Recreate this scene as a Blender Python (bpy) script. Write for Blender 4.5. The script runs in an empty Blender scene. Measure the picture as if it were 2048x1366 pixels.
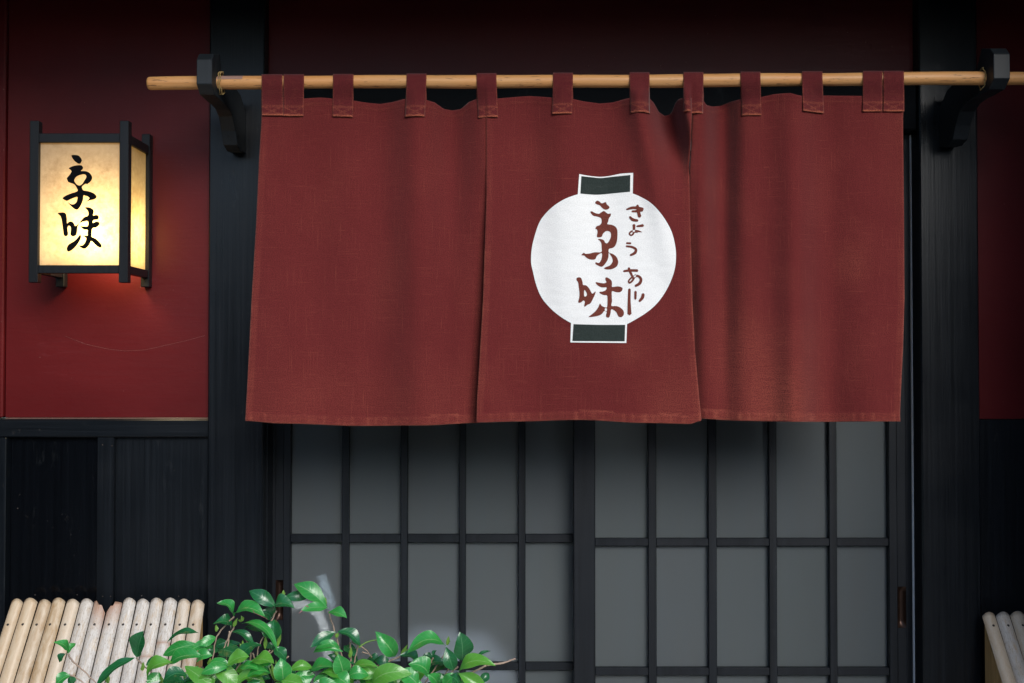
import bpy, bmesh, math, random
from mathutils import Vector, Matrix, noise
R = math.radians
random.seed(7)
SC = bpy.context.scene
COL = SC.collection

# ------------------------------------------------------------------ camera
F = 1991.0                       # focal length in photograph pixels (35 mm on 36 mm)
PITCH = R(1.0)
CAM = Vector((0.0, -2.9, 1.40))
cam_d = bpy.data.cameras.new('camera'); cam = bpy.data.objects.new('camera', cam_d)
COL.objects.link(cam); SC.camera = cam
cam_d.lens = 35.0; cam_d.sensor_width = 36.0; cam_d.clip_start = 0.05; cam_d.clip_end = 2000
cam.location = CAM; cam.rotation_euler = (R(90) + PITCH, 0, 0)

# ------------------------------------------------------------------ light
SUN_EL, SUN_AZ = 30.5, 22.0      # degrees; azimuth measured from straight in front of the facade, plus = from the right
w = bpy.data.worlds.new('World'); SC.world = w; w.use_nodes = True
nt = w.node_tree; nt.nodes.clear()
sky = nt.nodes.new('ShaderNodeTexSky'); sky.sky_type = 'NISHITA'; sky.sun_disc = False
sky.sun_elevation = R(SUN_EL); sky.sun_rotation = R(180 - SUN_AZ); sky.air_density = 1.0; sky.dust_density = 0.6; sky.ozone_density = 1.6
bg = nt.nodes.new('ShaderNodeBackground'); bg.inputs['Strength'].default_value = 0.085
wo = nt.nodes.new('ShaderNodeOutputWorld')
nt.links.new(sky.outputs[0], bg.inputs[0]); nt.links.new(bg.outputs[0], wo.inputs[0])
sl = bpy.data.lights.new('sun', 'SUN'); sl.energy = 1.9; sl.angle = R(34); sl.color = (1.0, 0.965, 0.915)
so = bpy.data.objects.new('sun', sl); COL.objects.link(so)
sd = Vector((math.sin(R(SUN_AZ)) * math.cos(R(SUN_EL)), -math.cos(R(SUN_AZ)) * math.cos(R(SUN_EL)), math.sin(R(SUN_EL))))
so.rotation_euler = sd.to_track_quat('Z', 'Y').to_euler()
SC.view_settings.view_transform = 'Standard'; SC.view_settings.look = 'None'
SC.view_settings.exposure = 0.80; SC.view_settings.gamma = 1.0
SC.render.engine = 'CYCLES'
SC.cycles.use_denoising = True
SC.cycles.max_bounces = 8; SC.cycles.transmission_bounces = 8; SC.cycles.sample_clamp_indirect = 6

# ------------------------------------------------------------------ helpers
def P(px, py, y):
    """the point of the plane y = const that lies at this place of the photograph (2048 x 1366)"""
    dx, dz = (px - 1024) / F, (683 - py) / F
    d = Vector((dx, math.cos(PITCH) - dz * math.sin(PITCH), math.sin(PITCH) + dz * math.cos(PITCH)))
    t = (y - CAM.y) / d.y
    return CAM + d * t
def X(px, y, py=683): return P(px, py, y).x
def Z(py, y): return P(1024, py, y).z

def mesh_obj(name, verts, faces, mat=None, parent=None, org=(0, 0, 0), smooth=False, uvs=None, attr=None):
    o3 = Vector(org)
    me = bpy.data.meshes.new(name)
    me.from_pydata([tuple(Vector(v) - o3) for v in verts], [], faces)
    if uvs:
        ul = me.uv_layers.new(name='UVMap')
        for lp in me.loops: ul.data[lp.index].uv = uvs[lp.vertex_index]
    if attr:
        for k, vals in attr.items():
            a = me.attributes.new(k, 'FLOAT', 'POINT')
            for i, v in enumerate(vals): a.data[i].value = v
    if smooth:
        for p in me.polygons: p.use_smooth = True
    me.update()
    return link(name, me, mat, parent, org)
def link(name, me, mat, parent=None, org=(0, 0, 0)):
    ob = bpy.data.objects.new(name, me); COL.objects.link(ob)
    if mat and not me.materials: me.materials.append(mat)
    if parent: ob.parent = parent
    else: ob.location = org
    return ob
def thing(name, label, cat, loc=(0, 0, 0), group=None):
    o = bpy.data.objects.new(name, None); COL.objects.link(o)
    o.location = loc; o.empty_display_size = .1
    o['label'] = label; o['category'] = cat
    if group: o['group'] = group
    return o
def bm_obj(name, bm, mat, parent=None, org=(0, 0, 0), smooth=False):
    bmesh.ops.translate(bm, vec=-Vector(org), verts=bm.verts)
    me = bpy.data.meshes.new(name); bm.to_mesh(me); bm.free()
    if smooth:
        for p in me.polygons: p.use_smooth = True
    return link(name, me, mat, parent, org)
def bm_box(bm, x0, x1, y0, y1, z0, z1, bev=0.002):
    b2 = bmesh.new(); bmesh.ops.create_cube(b2, size=1)
    for v in b2.verts:
        v.co = ((x0 + x1) / 2 + v.co.x * (x1 - x0), (y0 + y1) / 2 + v.co.y * (y1 - y0), (z0 + z1) / 2 + v.co.z * (z1 - z0))
    if bev: bmesh.ops.bevel(b2, geom=list(b2.edges), offset=bev, segments=1, affect='EDGES', profile=.5)
    me = bpy.data.meshes.new('t'); b2.to_mesh(me); b2.free(); bm.from_mesh(me); bpy.data.meshes.remove(me)
def box(name, x0, x1, y0, y1, z0, z1, mat, parent=None, org=(0, 0, 0), bev=0.002):
    bm = bmesh.new(); bm_box(bm, min(x0, x1), max(x0, x1), min(y0, y1), max(y0, y1), min(z0, z1), max(z0, z1), bev)
    return bm_obj(name, bm, mat, parent, org)
def tube(name, pts, rad, mat, parent=None, org=(0, 0, 0), n=7, cap=True):
    pts = [Vector(p) for p in pts]
    if not isinstance(rad, (list, tuple)): rad = [rad] * len(pts)
    V, Fc = [], []
    t0 = (pts[1] - pts[0]).normalized()
    ref = Vector((0, 0, 1)) if abs(t0.z) < .9 else Vector((1, 0, 0))
    for i, p in enumerate(pts):
        t = (pts[min(i + 1, len(pts) - 1)] - pts[max(i - 1, 0)]).normalized()
        u = t.cross(ref).normalized(); v = t.cross(u)
        for k in range(n):
            a = 2 * math.pi * k / n
            V.append(p + (u * math.cos(a) + v * math.sin(a)) * rad[i])
    for i in range(len(pts) - 1):
        for k in range(n):
            Fc.append((i * n + k, i * n + (k + 1) % n, (i + 1) * n + (k + 1) % n, (i + 1) * n + k))
    if cap:
        Fc.append(tuple(range(n))[::-1]); Fc.append(tuple((len(pts) - 1) * n + k for k in range(n)))
    return mesh_obj(name, V, Fc, mat, parent, org, smooth=True)
def cr(pts, seg=6, closed=True, corners=()):
    """Catmull-Rom through the points; indices in corners stay sharp"""
    n = len(pts); out = []
    for i in range(n if closed else n - 1):
        p1, p2 = pts[i], pts[(i + 1) % n]
        p0 = pts[(i - 1) % n] if (closed or i > 0) else p1
        p3 = pts[(i + 2) % n] if (closed or i + 2 < n) else p2
        m1 = [0, 0] if i in corners else [(p2[k] - p0[k]) / 2 for k in (0, 1)]
        m2 = [0, 0] if (i + 1) % n in corners else [(p3[k] - p1[k]) / 2 for k in (0, 1)]
        for s in range(seg):
            t = s / seg; a = 2*t**3 - 3*t*t + 1; b = t**3 - 2*t*t + t; c = -2*t**3 + 3*t*t; d = t**3 - t*t
            out.append(tuple(a*p1[k] + b*m1[k] + c*p2[k] + d*m2[k] for k in (0, 1)))
    if not closed: out.append(tuple(pts[-1]))
    return out
def lerp(tab, x):
    if x <= tab[0][0]: return tab[0][1]
    for (a, b), (c, d) in zip(tab, tab[1:]):
        if x <= c: return b + (d - b) * (x - a) / (c - a)
    return tab[-1][1]
def slerp(tab, x):
    """cosine-eased table lookup"""
    if x <= tab[0][0]: return tab[0][1]
    for (a, b), (c, d) in zip(tab, tab[1:]):
        if x <= c:
            t = (x - a) / (c - a); t = t * t * (3 - 2 * t)
            return b + (d - b) * t
    return tab[-1][1]
def fill2d(loops):
    """2-D filled mesh (verts, tris) from outline loops, holes allowed"""
    cu = bpy.data.curves.new('t', 'CURVE'); cu.dimensions = '2D'; cu.fill_mode = 'BOTH'
    for lp in loops:
        sp = cu.splines.new('POLY'); sp.points.add(len(lp) - 1); sp.use_cyclic_u = True
        for i, p in enumerate(lp): sp.points[i].co = (p[0], -p[1], 0, 1)
    o = bpy.data.objects.new('t', cu); COL.objects.link(o)
    dg = bpy.context.evaluated_depsgraph_get(); dg.update()
    me = bpy.data.meshes.new_from_object(o.evaluated_get(dg))
    bm = bmesh.new(); bm.from_mesh(me)
    bpy.data.objects.remove(o); bpy.data.curves.remove(cu); bpy.data.meshes.remove(me)
    bmesh.ops.remove_doubles(bm, verts=bm.verts, dist=1e-4)
    return bm

# ------------------------------------------------------------------ materials
def new_mat(name):
    m = bpy.data.materials.new(name); m.use_nodes = True
    nt = m.node_tree; b = nt.nodes['Principled BSDF']
    return m, nt, b
class N:
    """tiny node-tree writer"""
    def __init__(s, nt): s.nt = nt
    def add(s, t, **kw):
        n = s.nt.nodes.new(t)
        for k, v in kw.items():
            if k.startswith('i_'):
                key = k[2:]; key = int(key) if key.isdigit() else key.replace('_', ' ')
                s.put(n, key, v)
            else: setattr(n, k, v)
        return n
    def put(s, n, key, v):
        if isinstance(v, bpy.types.NodeSocket): s.nt.links.new(v, n.inputs[key])
        else: n.inputs[key].default_value = v
    def coord(s, kind='Object', scale=(1, 1, 1)):
        c = s.add('ShaderNodeTexCoord'); m = s.add('ShaderNodeMapping')
        s.put(m, 'Vector', c.outputs[kind]); m.inputs['Scale'].default_value = scale
        return m.outputs[0]
    def noise(s, vec, scale=5, detail=3, rough=.55, dist=0):
        n = s.add('ShaderNodeTexNoise'); s.put(n, 'Vector', vec)
        n.inputs['Scale'].default_value = scale; n.inputs['Detail'].default_value = detail
        n.inputs['Roughness'].default_value = rough; n.inputs['Distortion'].default_value = dist
        return n.outputs['Fac']
    def ramp(s, fac, stops):
        r = s.add('ShaderNodeValToRGB'); s.put(r, 'Fac', fac); e = r.color_ramp.elements
        while len(e) < len(stops): e.new(.5)
        for i, (p, c) in enumerate(stops):
            e[i].position = p; e[i].color = (c, c, c, 1) if isinstance(c, (int, float)) else (*c, 1)
        return r.outputs['Color']
    def mix(s, fac, a, b, mode='MIX'):
        m = s.add('ShaderNodeMix', data_type='RGBA', blend_type=mode)
        s.put(m, 0, fac)
        s.put(m, 6, a if isinstance(a, bpy.types.NodeSocket) else (*a, 1))
        s.put(m, 7, b if isinstance(b, bpy.types.NodeSocket) else (*b, 1))
        return m.outputs[2]
    def math(s, op, a, b=0.0, clamp=False):
        m = s.add('ShaderNodeMath', operation=op, use_clamp=clamp); s.put(m, 0, a); s.put(m, 1, b); return m.outputs[0]
    def bump(s, h, strength=.3, dist=.002):
        b = s.add('ShaderNodeBump'); s.put(b, 'Height', h); b.inputs['Strength'].default_value = strength
        b.inputs['Distance'].default_value = dist; return b.outputs[0]

def m_black_wood(name, axis='z', base=(.0026, .0040, .0060), rough=(.24, .42), grain=.42):
    m, nt, b = new_mat(name); n = N(nt)
    sc = {'z': (90, 90, 1.6), 'x': (1.6, 90, 90)}[axis]
    g = n.noise(n.coord('Object', sc), 1, 4, .6)
    g2 = n.noise(n.coord('Object', tuple(k * 3.3 for k in sc)), 1, 2)
    big = n.noise(n.coord('Object'), 3.1, 4, .6, .4)
    chip = n.ramp(n.noise(n.coord('Object', (1, 1, .6)), 34, 5, .62), [(.66, 0), (.69, 1)])
    chipm = n.math('MULTIPLY', chip, n.ramp(n.noise(n.coord('Object'), 2.3, 2), [(.5, 0), (.62, 1)]))
    col = n.mix(n.ramp(g, [(.35, 0), (.7, 1)]), base, tuple(c * 1.7 for c in base))
    col = n.mix(chipm, col, (.006, .006, .006))
    fl = n.ramp(n.noise(n.coord('Object', (1, 1, .5)), 150, 3, .6), [(.735, 0), (.76, 1)])
    fl = n.math('MULTIPLY', fl, n.ramp(n.noise(n.coord('Object'), 5, 3), [(.45, 0), (.6, 1)]))
    col = n.mix(n.math('MULTIPLY', fl, .5), col, (.16, .16, .16))
    dust = n.ramp(n.noise(n.coord('Object', (1, 1, .35)), 14, 6, .7), [(.62, 0), (.8, 1)])
    col = n.mix(n.math('MULTIPLY', dust, .35), col, (.05, .055, .06))
    b.inputs['Specular IOR Level'].default_value = .38
    n.put(b, 'Base Color', col)
    r = n.add('ShaderNodeMapRange'); n.put(r, 'Value', n.math('ADD', n.math('MULTIPLY', big, .6), n.math('MULTIPLY', g, .4)))
    r.inputs['From Min'].default_value = .3; r.inputs['From Max'].default_value = .7
    r.inputs['To Min'].default_value = rough[0]; r.inputs['To Max'].default_value = rough[1]
    n.put(b, 'Roughness', n.math('ADD', r.outputs[0], n.math('MULTIPLY', chipm, .25)))
    h = n.math('ADD', n.math('MULTIPLY', g, .6), n.math('MULTIPLY', g2, .4))
    h = n.math('SUBTRACT', h, n.math('MULTIPLY', chipm, .5))
    n.put(b, 'Normal', n.bump(h, grain, .0015))
    return m
M = {}
M['black'] = m_black_wood('black painted wood')
M['black_h'] = m_black_wood('black painted wood lengthwise', 'x')
M['black_gloss'] = m_black_wood('glossy black panel', base=(.0015, .002, .003), rough=(.10, .2), grain=.12)
M['black_door'] = m_black_wood('black painted door wood', base=(.0034, .0050, .0076), rough=(.34, .5), grain=.22)
M['lacquer'] = m_black_wood('dark lacquered frame', base=(.0035, .0045, .006), rough=(.35, .5), grain=.12)
M['matte'] = m_black_wood('matte black lintel', 'x', base=(.003, .004, .0055), rough=(.7, .85), grain=.2)
M['matte'].node_tree.nodes['Principled BSDF'].inputs['Specular IOR Level'].default_value = .15
M['carved'] = m_black_wood('black carved bracket', base=(.009, .012, .015), rough=(.42, .6), grain=.15)

def m_plaster():
    m, nt, b = new_mat('dark red plaster'); n = N(nt)
    v = n.coord('Object')
    a = n.noise(v, 1.7, 5, .6, .5); c = n.noise(v, 42, 4, .6)
    col = n.mix(n.ramp(a, [(.3, 0), (.7, 1)]), (.074, .0048, .0060), (.104, .0072, .0086))
    scr = n.ramp(n.noise(n.coord('Object', (60, 1, 9)), 1.3, 6, .75, 1.2), [(.74, 0), (.80, 1)])
    scr = n.math('MULTIPLY', scr, n.ramp(n.noise(v, 6, 2), [(.5, 0), (.62, 1)]))
    scr2 = n.math('MULTIPLY', n.ramp(n.noise(n.coord('Object', (3, 1, 26)), 2.6, 6, .7, .8), [(.60, 0), (.72, 1)]), n.ramp(n.noise(v, 3.3, 3), [(.48, 0), (.66, 1)]))
    col = n.mix(n.math('MULTIPLY', scr, .5), col, (.32, .17, .15))
    col = n.mix(n.math('MULTIPLY', scr2, .30), col, (.17, .045, .055))
    speck = n.ramp(n.noise(v, 130, 2, .5), [(.755, 0), (.775, 1)])
    col = n.mix(n.math('MULTIPLY', speck, .6), col, (.30, .16, .14))
    brush = n.noise(n.coord('Object', (5, 1, 60)), 1.5, 5, .65, 1.0)
    n.put(b, 'Base Color', col)
    r = n.add('ShaderNodeMapRange'); n.put(r, 'Value', a)
    r.inputs['To Min'].default_value = .24; r.inputs['To Max'].default_value = .36
    n.put(b, 'Roughness', n.math('ADD', r.outputs[0], n.math('MULTIPLY', brush, .22))); b.inputs['Specular IOR Level'].default_value = .27
    n.put(b, 'Normal', n.bump(n.math('ADD', n.math('ADD', c, brush), n.math('MULTIPLY', a, 2.0)), .14, .002))
    return m
M['plaster'] = m_plaster()

def m_simple(name, col, rough=.5, metal=0.0, var=.25, scale=30, bump=.15):
    m, nt, b = new_mat(name); n = N(nt)
    a = n.noise(n.coord('Object'), scale, 4, .6)
    n.put(b, 'Base Color', n.mix(a, tuple(c * (1 - var) for c in col), tuple(c * (1 + var) for c in col)))
    b.inputs['Roughness'].default_value = rough; b.inputs['Metallic'].default_value = metal
    n.put(b, 'Normal', n.bump(a, bump, .001))
    return m
M['trim'] = m_simple('pale highlit moulding', (.12, .07, .06), .35, 0, .6, 40)  # light brown stands for the highlight along the sill edge
M['strip'] = m_simple('grey weather strip', (.80, .84, .90), .6, 0, .08, 200)
M['scratch'] = m_simple('scratched plaster', (.16, .06, .06), .6)
M['nail'] = m_simple('dark nail', (.035, .03, .028), .35, .7)
M['copper'] = m_simple('worn copper pull', (.055, .032, .024), .32, .8, .4, 90)
M['dark'] = m_simple('dark interior', (.030, .027, .025), .8)
M['twine'] = m_simple('straw twine', (.40, .27, .10), .8, 0, .4, 150)
M['tape'] = m_simple('faded tape', (.34, .20, .16), .6, 0, .15, 60)
M['pine'] = None

def m_wood_pole():
    m, nt, b = new_mat('bare wooden pole'); n = N(nt)
    g = n.noise(n.coord('Object', (3, 130, 130)), 1, 4, .6)
    f = n.ramp(n.noise(n.coord('Object', (22, 160, 160)), 1, 3, .7), [(.60, 0), (.68, 1)])
    big = n.noise(n.coord('Object', (2.2, 1, 1)), 1.5, 3)
    col = n.mix(n.ramp(g, [(.3, 0), (.72, 1)]), (.50, .235, .08), (.72, .385, .150))
    col = n.mix(n.ramp(big, [(.4, 0), (.65, .5)]), col, (.70, .29, .085))
    col = n.mix(n.math('MULTIPLY', f, .75), col, (.13, .06, .025))
    n.put(b, 'Base Color', col); b.inputs['Roughness'].default_value = .5
    n.put(b, 'Normal', n.bump(n.math('SUBTRACT', g, f), .25, .0008))
    return m
M['pole'] = m_wood_pole()

def m_pine():
    m, nt, b = new_mat('bare pine board'); n = N(nt)
    g = n.noise(n.coord('Object', (60, 60, 2.5)), 1, 4, .6)
    k = n.ramp(n.noise(n.coord('Object', (30, 30, 14)), 1, 2), [(.7, 0), (.76, 1)])
    col = n.mix(n.ramp(g, [(.3, 0), (.7, 1)]), (.30, .17, .06), (.50, .32, .13))
    n.put(b, 'Base Color', n.mix(k, col, (.12, .06, .025))); b.inputs['Roughness'].default_value = .6
    return m
M['pine'] = m_pine()

def m_bamboo():
    m, nt, b = new_mat('weathered split bamboo'); n = N(nt)
    oi = n.add('ShaderNodeObjectInfo').outputs['Random']
    at = n.add('ShaderNodeAttribute', attribute_name='worn').outputs['Fac']
    ends = n.add('ShaderNodeAttribute', attribute_name='ends').outputs['Fac']
    uv = n.add('ShaderNodeUVMap').outputs[0]
    def uvn(sc, scale=1.0, det=5, ro=.7, dist=0.0):
        mp = n.add('ShaderNodeMapping'); n.put(mp, 'Vector', uv); mp.inputs['Scale'].default_value = (*sc, 1)
        off = n.add('ShaderNodeCombineXYZ'); n.put(off, 0, n.math('MULTIPLY', oi, 57.0)); n.put(off, 1, n.math('MULTIPLY', oi, 31.0))
        n.put(mp, 'Location', off.outputs[0])
        return n.noise(mp.outputs[0], scale, det, ro, dist)
    fib = uvn((34, 3)); blot = uvn((7, 2.2), 1, 5, .65, .6); fleck = uvn((44, 11), 1, 4, .7)
    tan = n.mix(oi, (.36, .245, .135), (.55, .43, .30))
    tan = n.mix(n.ramp(blot, [(.35, 0), (.7, 1)]), tan, (.55, .465, .35))
    grey = n.mix(n.ramp(fib, [(.3, 0), (.7, 1)]), (.34, .32, .295), (.66, .64, .62))
    wm = n.math('MULTIPLY', n.ramp(n.math('ADD', n.math('MULTIPLY', blot, .6), n.math('MULTIPLY', fib, .4)), [(.33, 0), (.50, 1)]), at)
    col = n.mix(wm, tan, grey)
    scr = n.math('MULTIPLY', n.ramp(fleck, [(.56, 0), (.64, 1)]), n.math('ADD', n.math('MULTIPLY', at, .62), .10))
    col = n.mix(scr, col, (.22, .15, .09))
    col = n.mix(n.math('MULTIPLY', ends, n.ramp(fib, [(.35, .4), (.65, 1)])), col, (.30, .13, .060))
    n.put(b, 'Base Color', col)
    n.put(b, 'Roughness', n.math('ADD', .30, n.math('MULTIPLY', at, .22)))
    n.put(b, 'Normal', n.bump(n.math('MULTIPLY', n.math('ADD', fib, fleck), n.math('ADD', at, .25)), .30, .0008))
    return m
M['bamboo'] = m_bamboo()

def m_cloth(name, c1, c2, slub, slub_amt, wear_col, wear_amt, bmp=.35, dk=.7):
    m, nt, b = new_mat(name); n = N(nt)
    tc = n.add('ShaderNodeTexCoord').outputs['Object']
    def mp(sc):
        k = n.add('ShaderNodeMapping'); n.put(k, 'Vector', tc); k.inputs['Scale'].default_value = sc; return k.outputs[0]
    weft = n.noise(mp((9, 0.0, 520)), 1, 3, .6)
    weft2 = n.noise(mp((26, 0.0, 330)), 1, 2, .6)
    warp = n.noise(mp((520, 0.0, 9)), 1, 3, .6)
    cell = n.noise(mp((420, 0, 420)), 1, 1, .5)
    big = n.noise(mp((3.2, 0, 2.2)), 1, 4, .6)
    col = n.mix(n.ramp(big, [(.3, 0), (.7, 1)]), c1, c2)
    col = n.mix(n.ramp(cell, [(.38, dk), (.62, 0)]), col, tuple(c * .5 for c in c1))
    s1 = n.ramp(weft, [(.62, 0), (.74, .8)]); s2 = n.ramp(weft2, [(.66, 0), (.78, .8)]); s3 = n.ramp(warp, [(.60, 0), (.74, .7)])
    sl = n.math('MAXIMUM', n.math('MAXIMUM', s1, s2), s3)
    col = n.mix(n.math('MULTIPLY', sl, slub_amt), col, slub)
    wa = n.add('ShaderNodeAttribute', attribute_name='wear').outputs['Fac']
    wz = n.math('MULTIPLY', wa, n.ramp(n.math('ADD', n.math('MULTIPLY', cell, .6), n.math('MULTIPLY', weft2, .4)), [(.38, .1), (.58, 1)]))
    col = n.mix(n.math('MULTIPLY', wz, wear_amt), col, wear_col)
    n.put(b, 'Base Color', col); b.inputs['Roughness'].default_value = .9
    b.inputs['Specular IOR Level'].default_value = .12
    b.inputs['Sheen Weight'].default_value = .12; b.inputs['Sheen Roughness'].default_value = .5
    h = n.math('ADD', n.math('MULTIPLY', weft, 1.0), n.math('ADD', n.math('MULTIPLY', warp, .6), cell))
    n.put(b, 'Normal', n.bump(h, bmp, .0012))
    return m
M['cloth'] = m_cloth('red linen', (.124, .0160, .0160), (.144, .0205, .0200), (.30, .076, .048), .52, (.32, .085, .052), .85)
M['tab'] = m_cloth('red linen tab', (.105, .0140, .0160), (.140, .0200, .0220), (.30, .075, .045), .45, (.40, .115, .06), .9)
M['white_print'] = m_cloth('white dyed linen', (.80, .80, .79), (.82, .82, .81), (.62, .63, .64), .65, (.5, .4, .4), 0, .16, .30)
M['green_print'] = m_cloth('dark green dyed linen', (.026, .036, .033), (.034, .046, .042), (.09, .10, .09), .5, (.5, .4, .4), 0)
M['brown_print'] = m_cloth('red brown dyed linen', (.150, .038, .026), (.185, .048, .034), (.26, .09, .06), .5, (.5, .4, .4), 0)

def m_ink():
    m, nt, b = new_mat('black brush ink'); b.inputs['Base Color'].default_value = (.003, .003, .004, 1); b.inputs['Roughness'].default_value = .8; b.inputs['Specular IOR Level'].default_value = .08
    return m
M['ink'] = m_ink()

def m_paper(name, k=1.0):
    m, nt, b = new_mat(name); n = N(nt)
    v = n.coord('Object')
    a = n.noise(v, 70, 5, .7); c = n.noise(n.coord('Object', (1, 1, 1)), 11, 4, .65)
    col = n.mix(n.ramp(n.math('ADD', n.math('MULTIPLY', a, .5), n.math('MULTIPLY', c, .5)), [(.36, 0), (.62, 1)]), (.50 * k, .345 * k, .145 * k ** 1.3), (.80 * k, .655 * k, .375 * k ** 1.3))
    rim = n.add('ShaderNodeAttribute', attribute_name='worn').outputs['Fac']
    col = n.mix(n.math('MULTIPLY', rim, n.ramp(a, [(.40, 0), (.6, 1)])), col, (.36, .21, .08))
    nt.nodes.remove(b)
    tr = n.add('ShaderNodeBsdfTranslucent'); n.put(tr, 'Color', col)
    df = n.add('ShaderNodeBsdfDiffuse'); n.put(df, 'Color', n.mix(.5, col, (.75, .72, .65)))
    mx = n.add('ShaderNodeMixShader'); mx.inputs[0].default_value = .66
    n.put(mx, 1, df.outputs[0]); n.put(mx, 2, tr.outputs[0])
    n.put(nt.nodes['Material Output'], 'Surface', mx.outputs[0])
    return m
M['paper'] = m_paper('lantern paper')
M['paper_side'] = m_paper('darkened lantern side paper', .60)  # same paper, colour darkened to dim the lamplight through the sides

def m_glass():
    m, nt, b = new_mat('frosted glass'); n = N(nt)
    v = n.coord('Object')
    big = n.noise(v, 2.2, 3); oi = n.add('ShaderNodeObjectInfo').outputs['Random']
    streak = n.noise(n.coord('Object', (16, 1, 1.3)), 1.2, 5, .65, .3)
    spots = n.ramp(n.noise(v, 90, 3, .6), [(.70, 0), (.76, 1)])
    c0 = n.mix(big, (.345, .405, .440), (.41, .460, .492))
    c0 = n.mix(n.math('MULTIPLY', n.ramp(streak, [(.42, 0), (.72, 1)]), .35), c0, (.36, .37, .355))
    c0 = n.mix(n.math('MULTIPLY', oi, .25), c0, (.34, .42, .41))
    c0 = n.mix(n.math('MULTIPLY', spots, .18), c0, (.60, .60, .58))
    n.put(b, 'Base Color', c0)
    b.inputs['Roughness'].default_value = .42; b.inputs['Specular IOR Level'].default_value = .45
    n.put(b, 'Normal', n.bump(n.noise(v, 500, 2), .05, .0005))
    rf = n.add('ShaderNodeBsdfRefraction'); rf.inputs['IOR'].default_value = 1.02; rf.inputs['Roughness'].default_value = .55
    rf.inputs['Color'].default_value = (.92, .95, .96, 1)
    df = n.add('ShaderNodeBsdfRefraction'); df.inputs['IOR'].default_value = 1.38; df.inputs['Roughness'].default_value = .46
    df.inputs['Color'].default_value = (.92, .95, .96, 1)
    mx = n.add('ShaderNodeMixShader'); mx.inputs[0].default_value = .80
    n.put(mx, 1, b.outputs[0]); n.put(mx, 2, df.outputs[0])
    nt.nodes.remove(rf)
    n.put(nt.nodes['Material Output'], 'Surface', mx.outputs[0])
    return m
M['glass'] = m_glass()
M['white_thing'] = m_simple('white enamel', (.82, .83, .84), .5, 0, .05)
M['blue_thing'] = m_simple('pale blue plastic', (.40, .50, .58), .5, 0, .05)
M['grey_thing'] = m_simple('pale lilac filler', (.34, .38, .46), .8, 0, .1)

def m_leaf(name, dark, light, vein, rough, trans):
    m, nt, b = new_mat(name); n = N(nt)
    uv = n.add('ShaderNodeUVMap').outputs[0]
    sp = n.add('ShaderNodeSeparateXYZ'); n.put(sp, 0, uv)
    u = n.math('ABSOLUTE', n.math('SUBTRACT', sp.outputs[0], .5)); v = sp.outputs[1]
    oi = n.add('ShaderNodeObjectInfo').outputs['Random']
    nz = n.noise(n.coord('Object'), 60, 3)
    col = n.mix(n.math('MULTIPLY', n.math('ADD', oi, nz), .5), dark, light)
    brown = n.ramp(n.noise(n.coord('Object'), 34, 5, .7), [(.70, 0), (.76, 1)])
    col = n.mix(n.math('MULTIPLY', brown, .55), col, (.10, .085, .03))
    mid = n.math('LESS_THAN', u, .022)
    ph = n.math('FRACT', n.math('MULTIPLY', n.math('SUBTRACT', v, n.math('MULTIPLY', u, .42)), 7.0))
    dist = n.math('ABSOLUTE', n.math('SUBTRACT', ph, .5))
    side = n.math('MULTIPLY', n.math('LESS_THAN', dist, .05), n.math('LESS_THAN', u, .42))
    edge = n.math('GREATER_THAN', u, .478)
    vn = n.math('MAXIMUM', mid, n.math('MAXIMUM', n.math('MULTIPLY', side, .30), n.math('MULTIPLY', edge, .7)))
    col = n.mix(n.math('MULTIPLY', vn, .75), col, vein)
    n.put(b, 'Base Color', col); b.inputs['Roughness'].default_value = rough
    b.inputs['Specular IOR Level'].default_value = .9; b.inputs['Coat Weight'].default_value = .22; b.inputs['Coat Roughness'].default_value = .22
    soft = n.math('SUBTRACT', n.math('MULTIPLY', n.math('MINIMUM', dist, .2), 3.0), n.math('MULTIPLY', mid, 1.0))
    n.put(b, 'Normal', n.bump(n.math('ADD', soft, n.math('MULTIPLY', nz, .6)), .16, .002))
    tr = n.add('ShaderNodeBsdfTranslucent'); n.put(tr, 'Color', n.mix(.5, col, tuple(min(1, k * 2.2) for k in light)))
    mx = n.add('ShaderNodeMixShader'); mx.inputs[0].default_value = trans
    n.put(mx, 1, b.outputs[0]); n.put(mx, 2, tr.outputs[0])
    n.put(nt.nodes['Material Output'], 'Surface', mx.outputs[0])
    return m
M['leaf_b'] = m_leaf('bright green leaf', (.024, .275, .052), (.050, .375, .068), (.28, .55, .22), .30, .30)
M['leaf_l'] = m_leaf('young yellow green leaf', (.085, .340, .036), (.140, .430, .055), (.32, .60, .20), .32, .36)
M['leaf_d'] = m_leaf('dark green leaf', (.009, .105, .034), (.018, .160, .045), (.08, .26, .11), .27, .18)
M['bud'] = m_leaf('pale green bud', (.13, .30, .04), (.20, .40, .06), (.3, .5, .12), .4, .3)
M['pink'] = m_simple('withered pink leaf tip', (.30, .10, .11), .5)
M['twig'] = m_simple('pale brown twig', (.36, .26, .20), .7, 0, .4, 120)
M['bark'] = m_simple('grey brown bark', (.17, .135, .115), .8, 0, .4, 120)
M['stone'] = m_simple('grey street stone', (.32, .315, .30), .75, 0, .25, 9, .3)
M['tile'] = m_simple('grey roof tile', (.09, .092, .10), .5, 0, .3, 14)
M['soffit'] = m_black_wood('dark soffit board', 'x', base=(.018, .015, .013), rough=(.6, .8))

# ------------------------------------------------------------------ ground
g = mesh_obj('ground', [(-60, -60, 0), (60, -60, 0), (60, 60, 0), (-60, 60, 0)], [(0, 1, 2, 3)], M['stone']); g['kind'] = 'structure'

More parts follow.
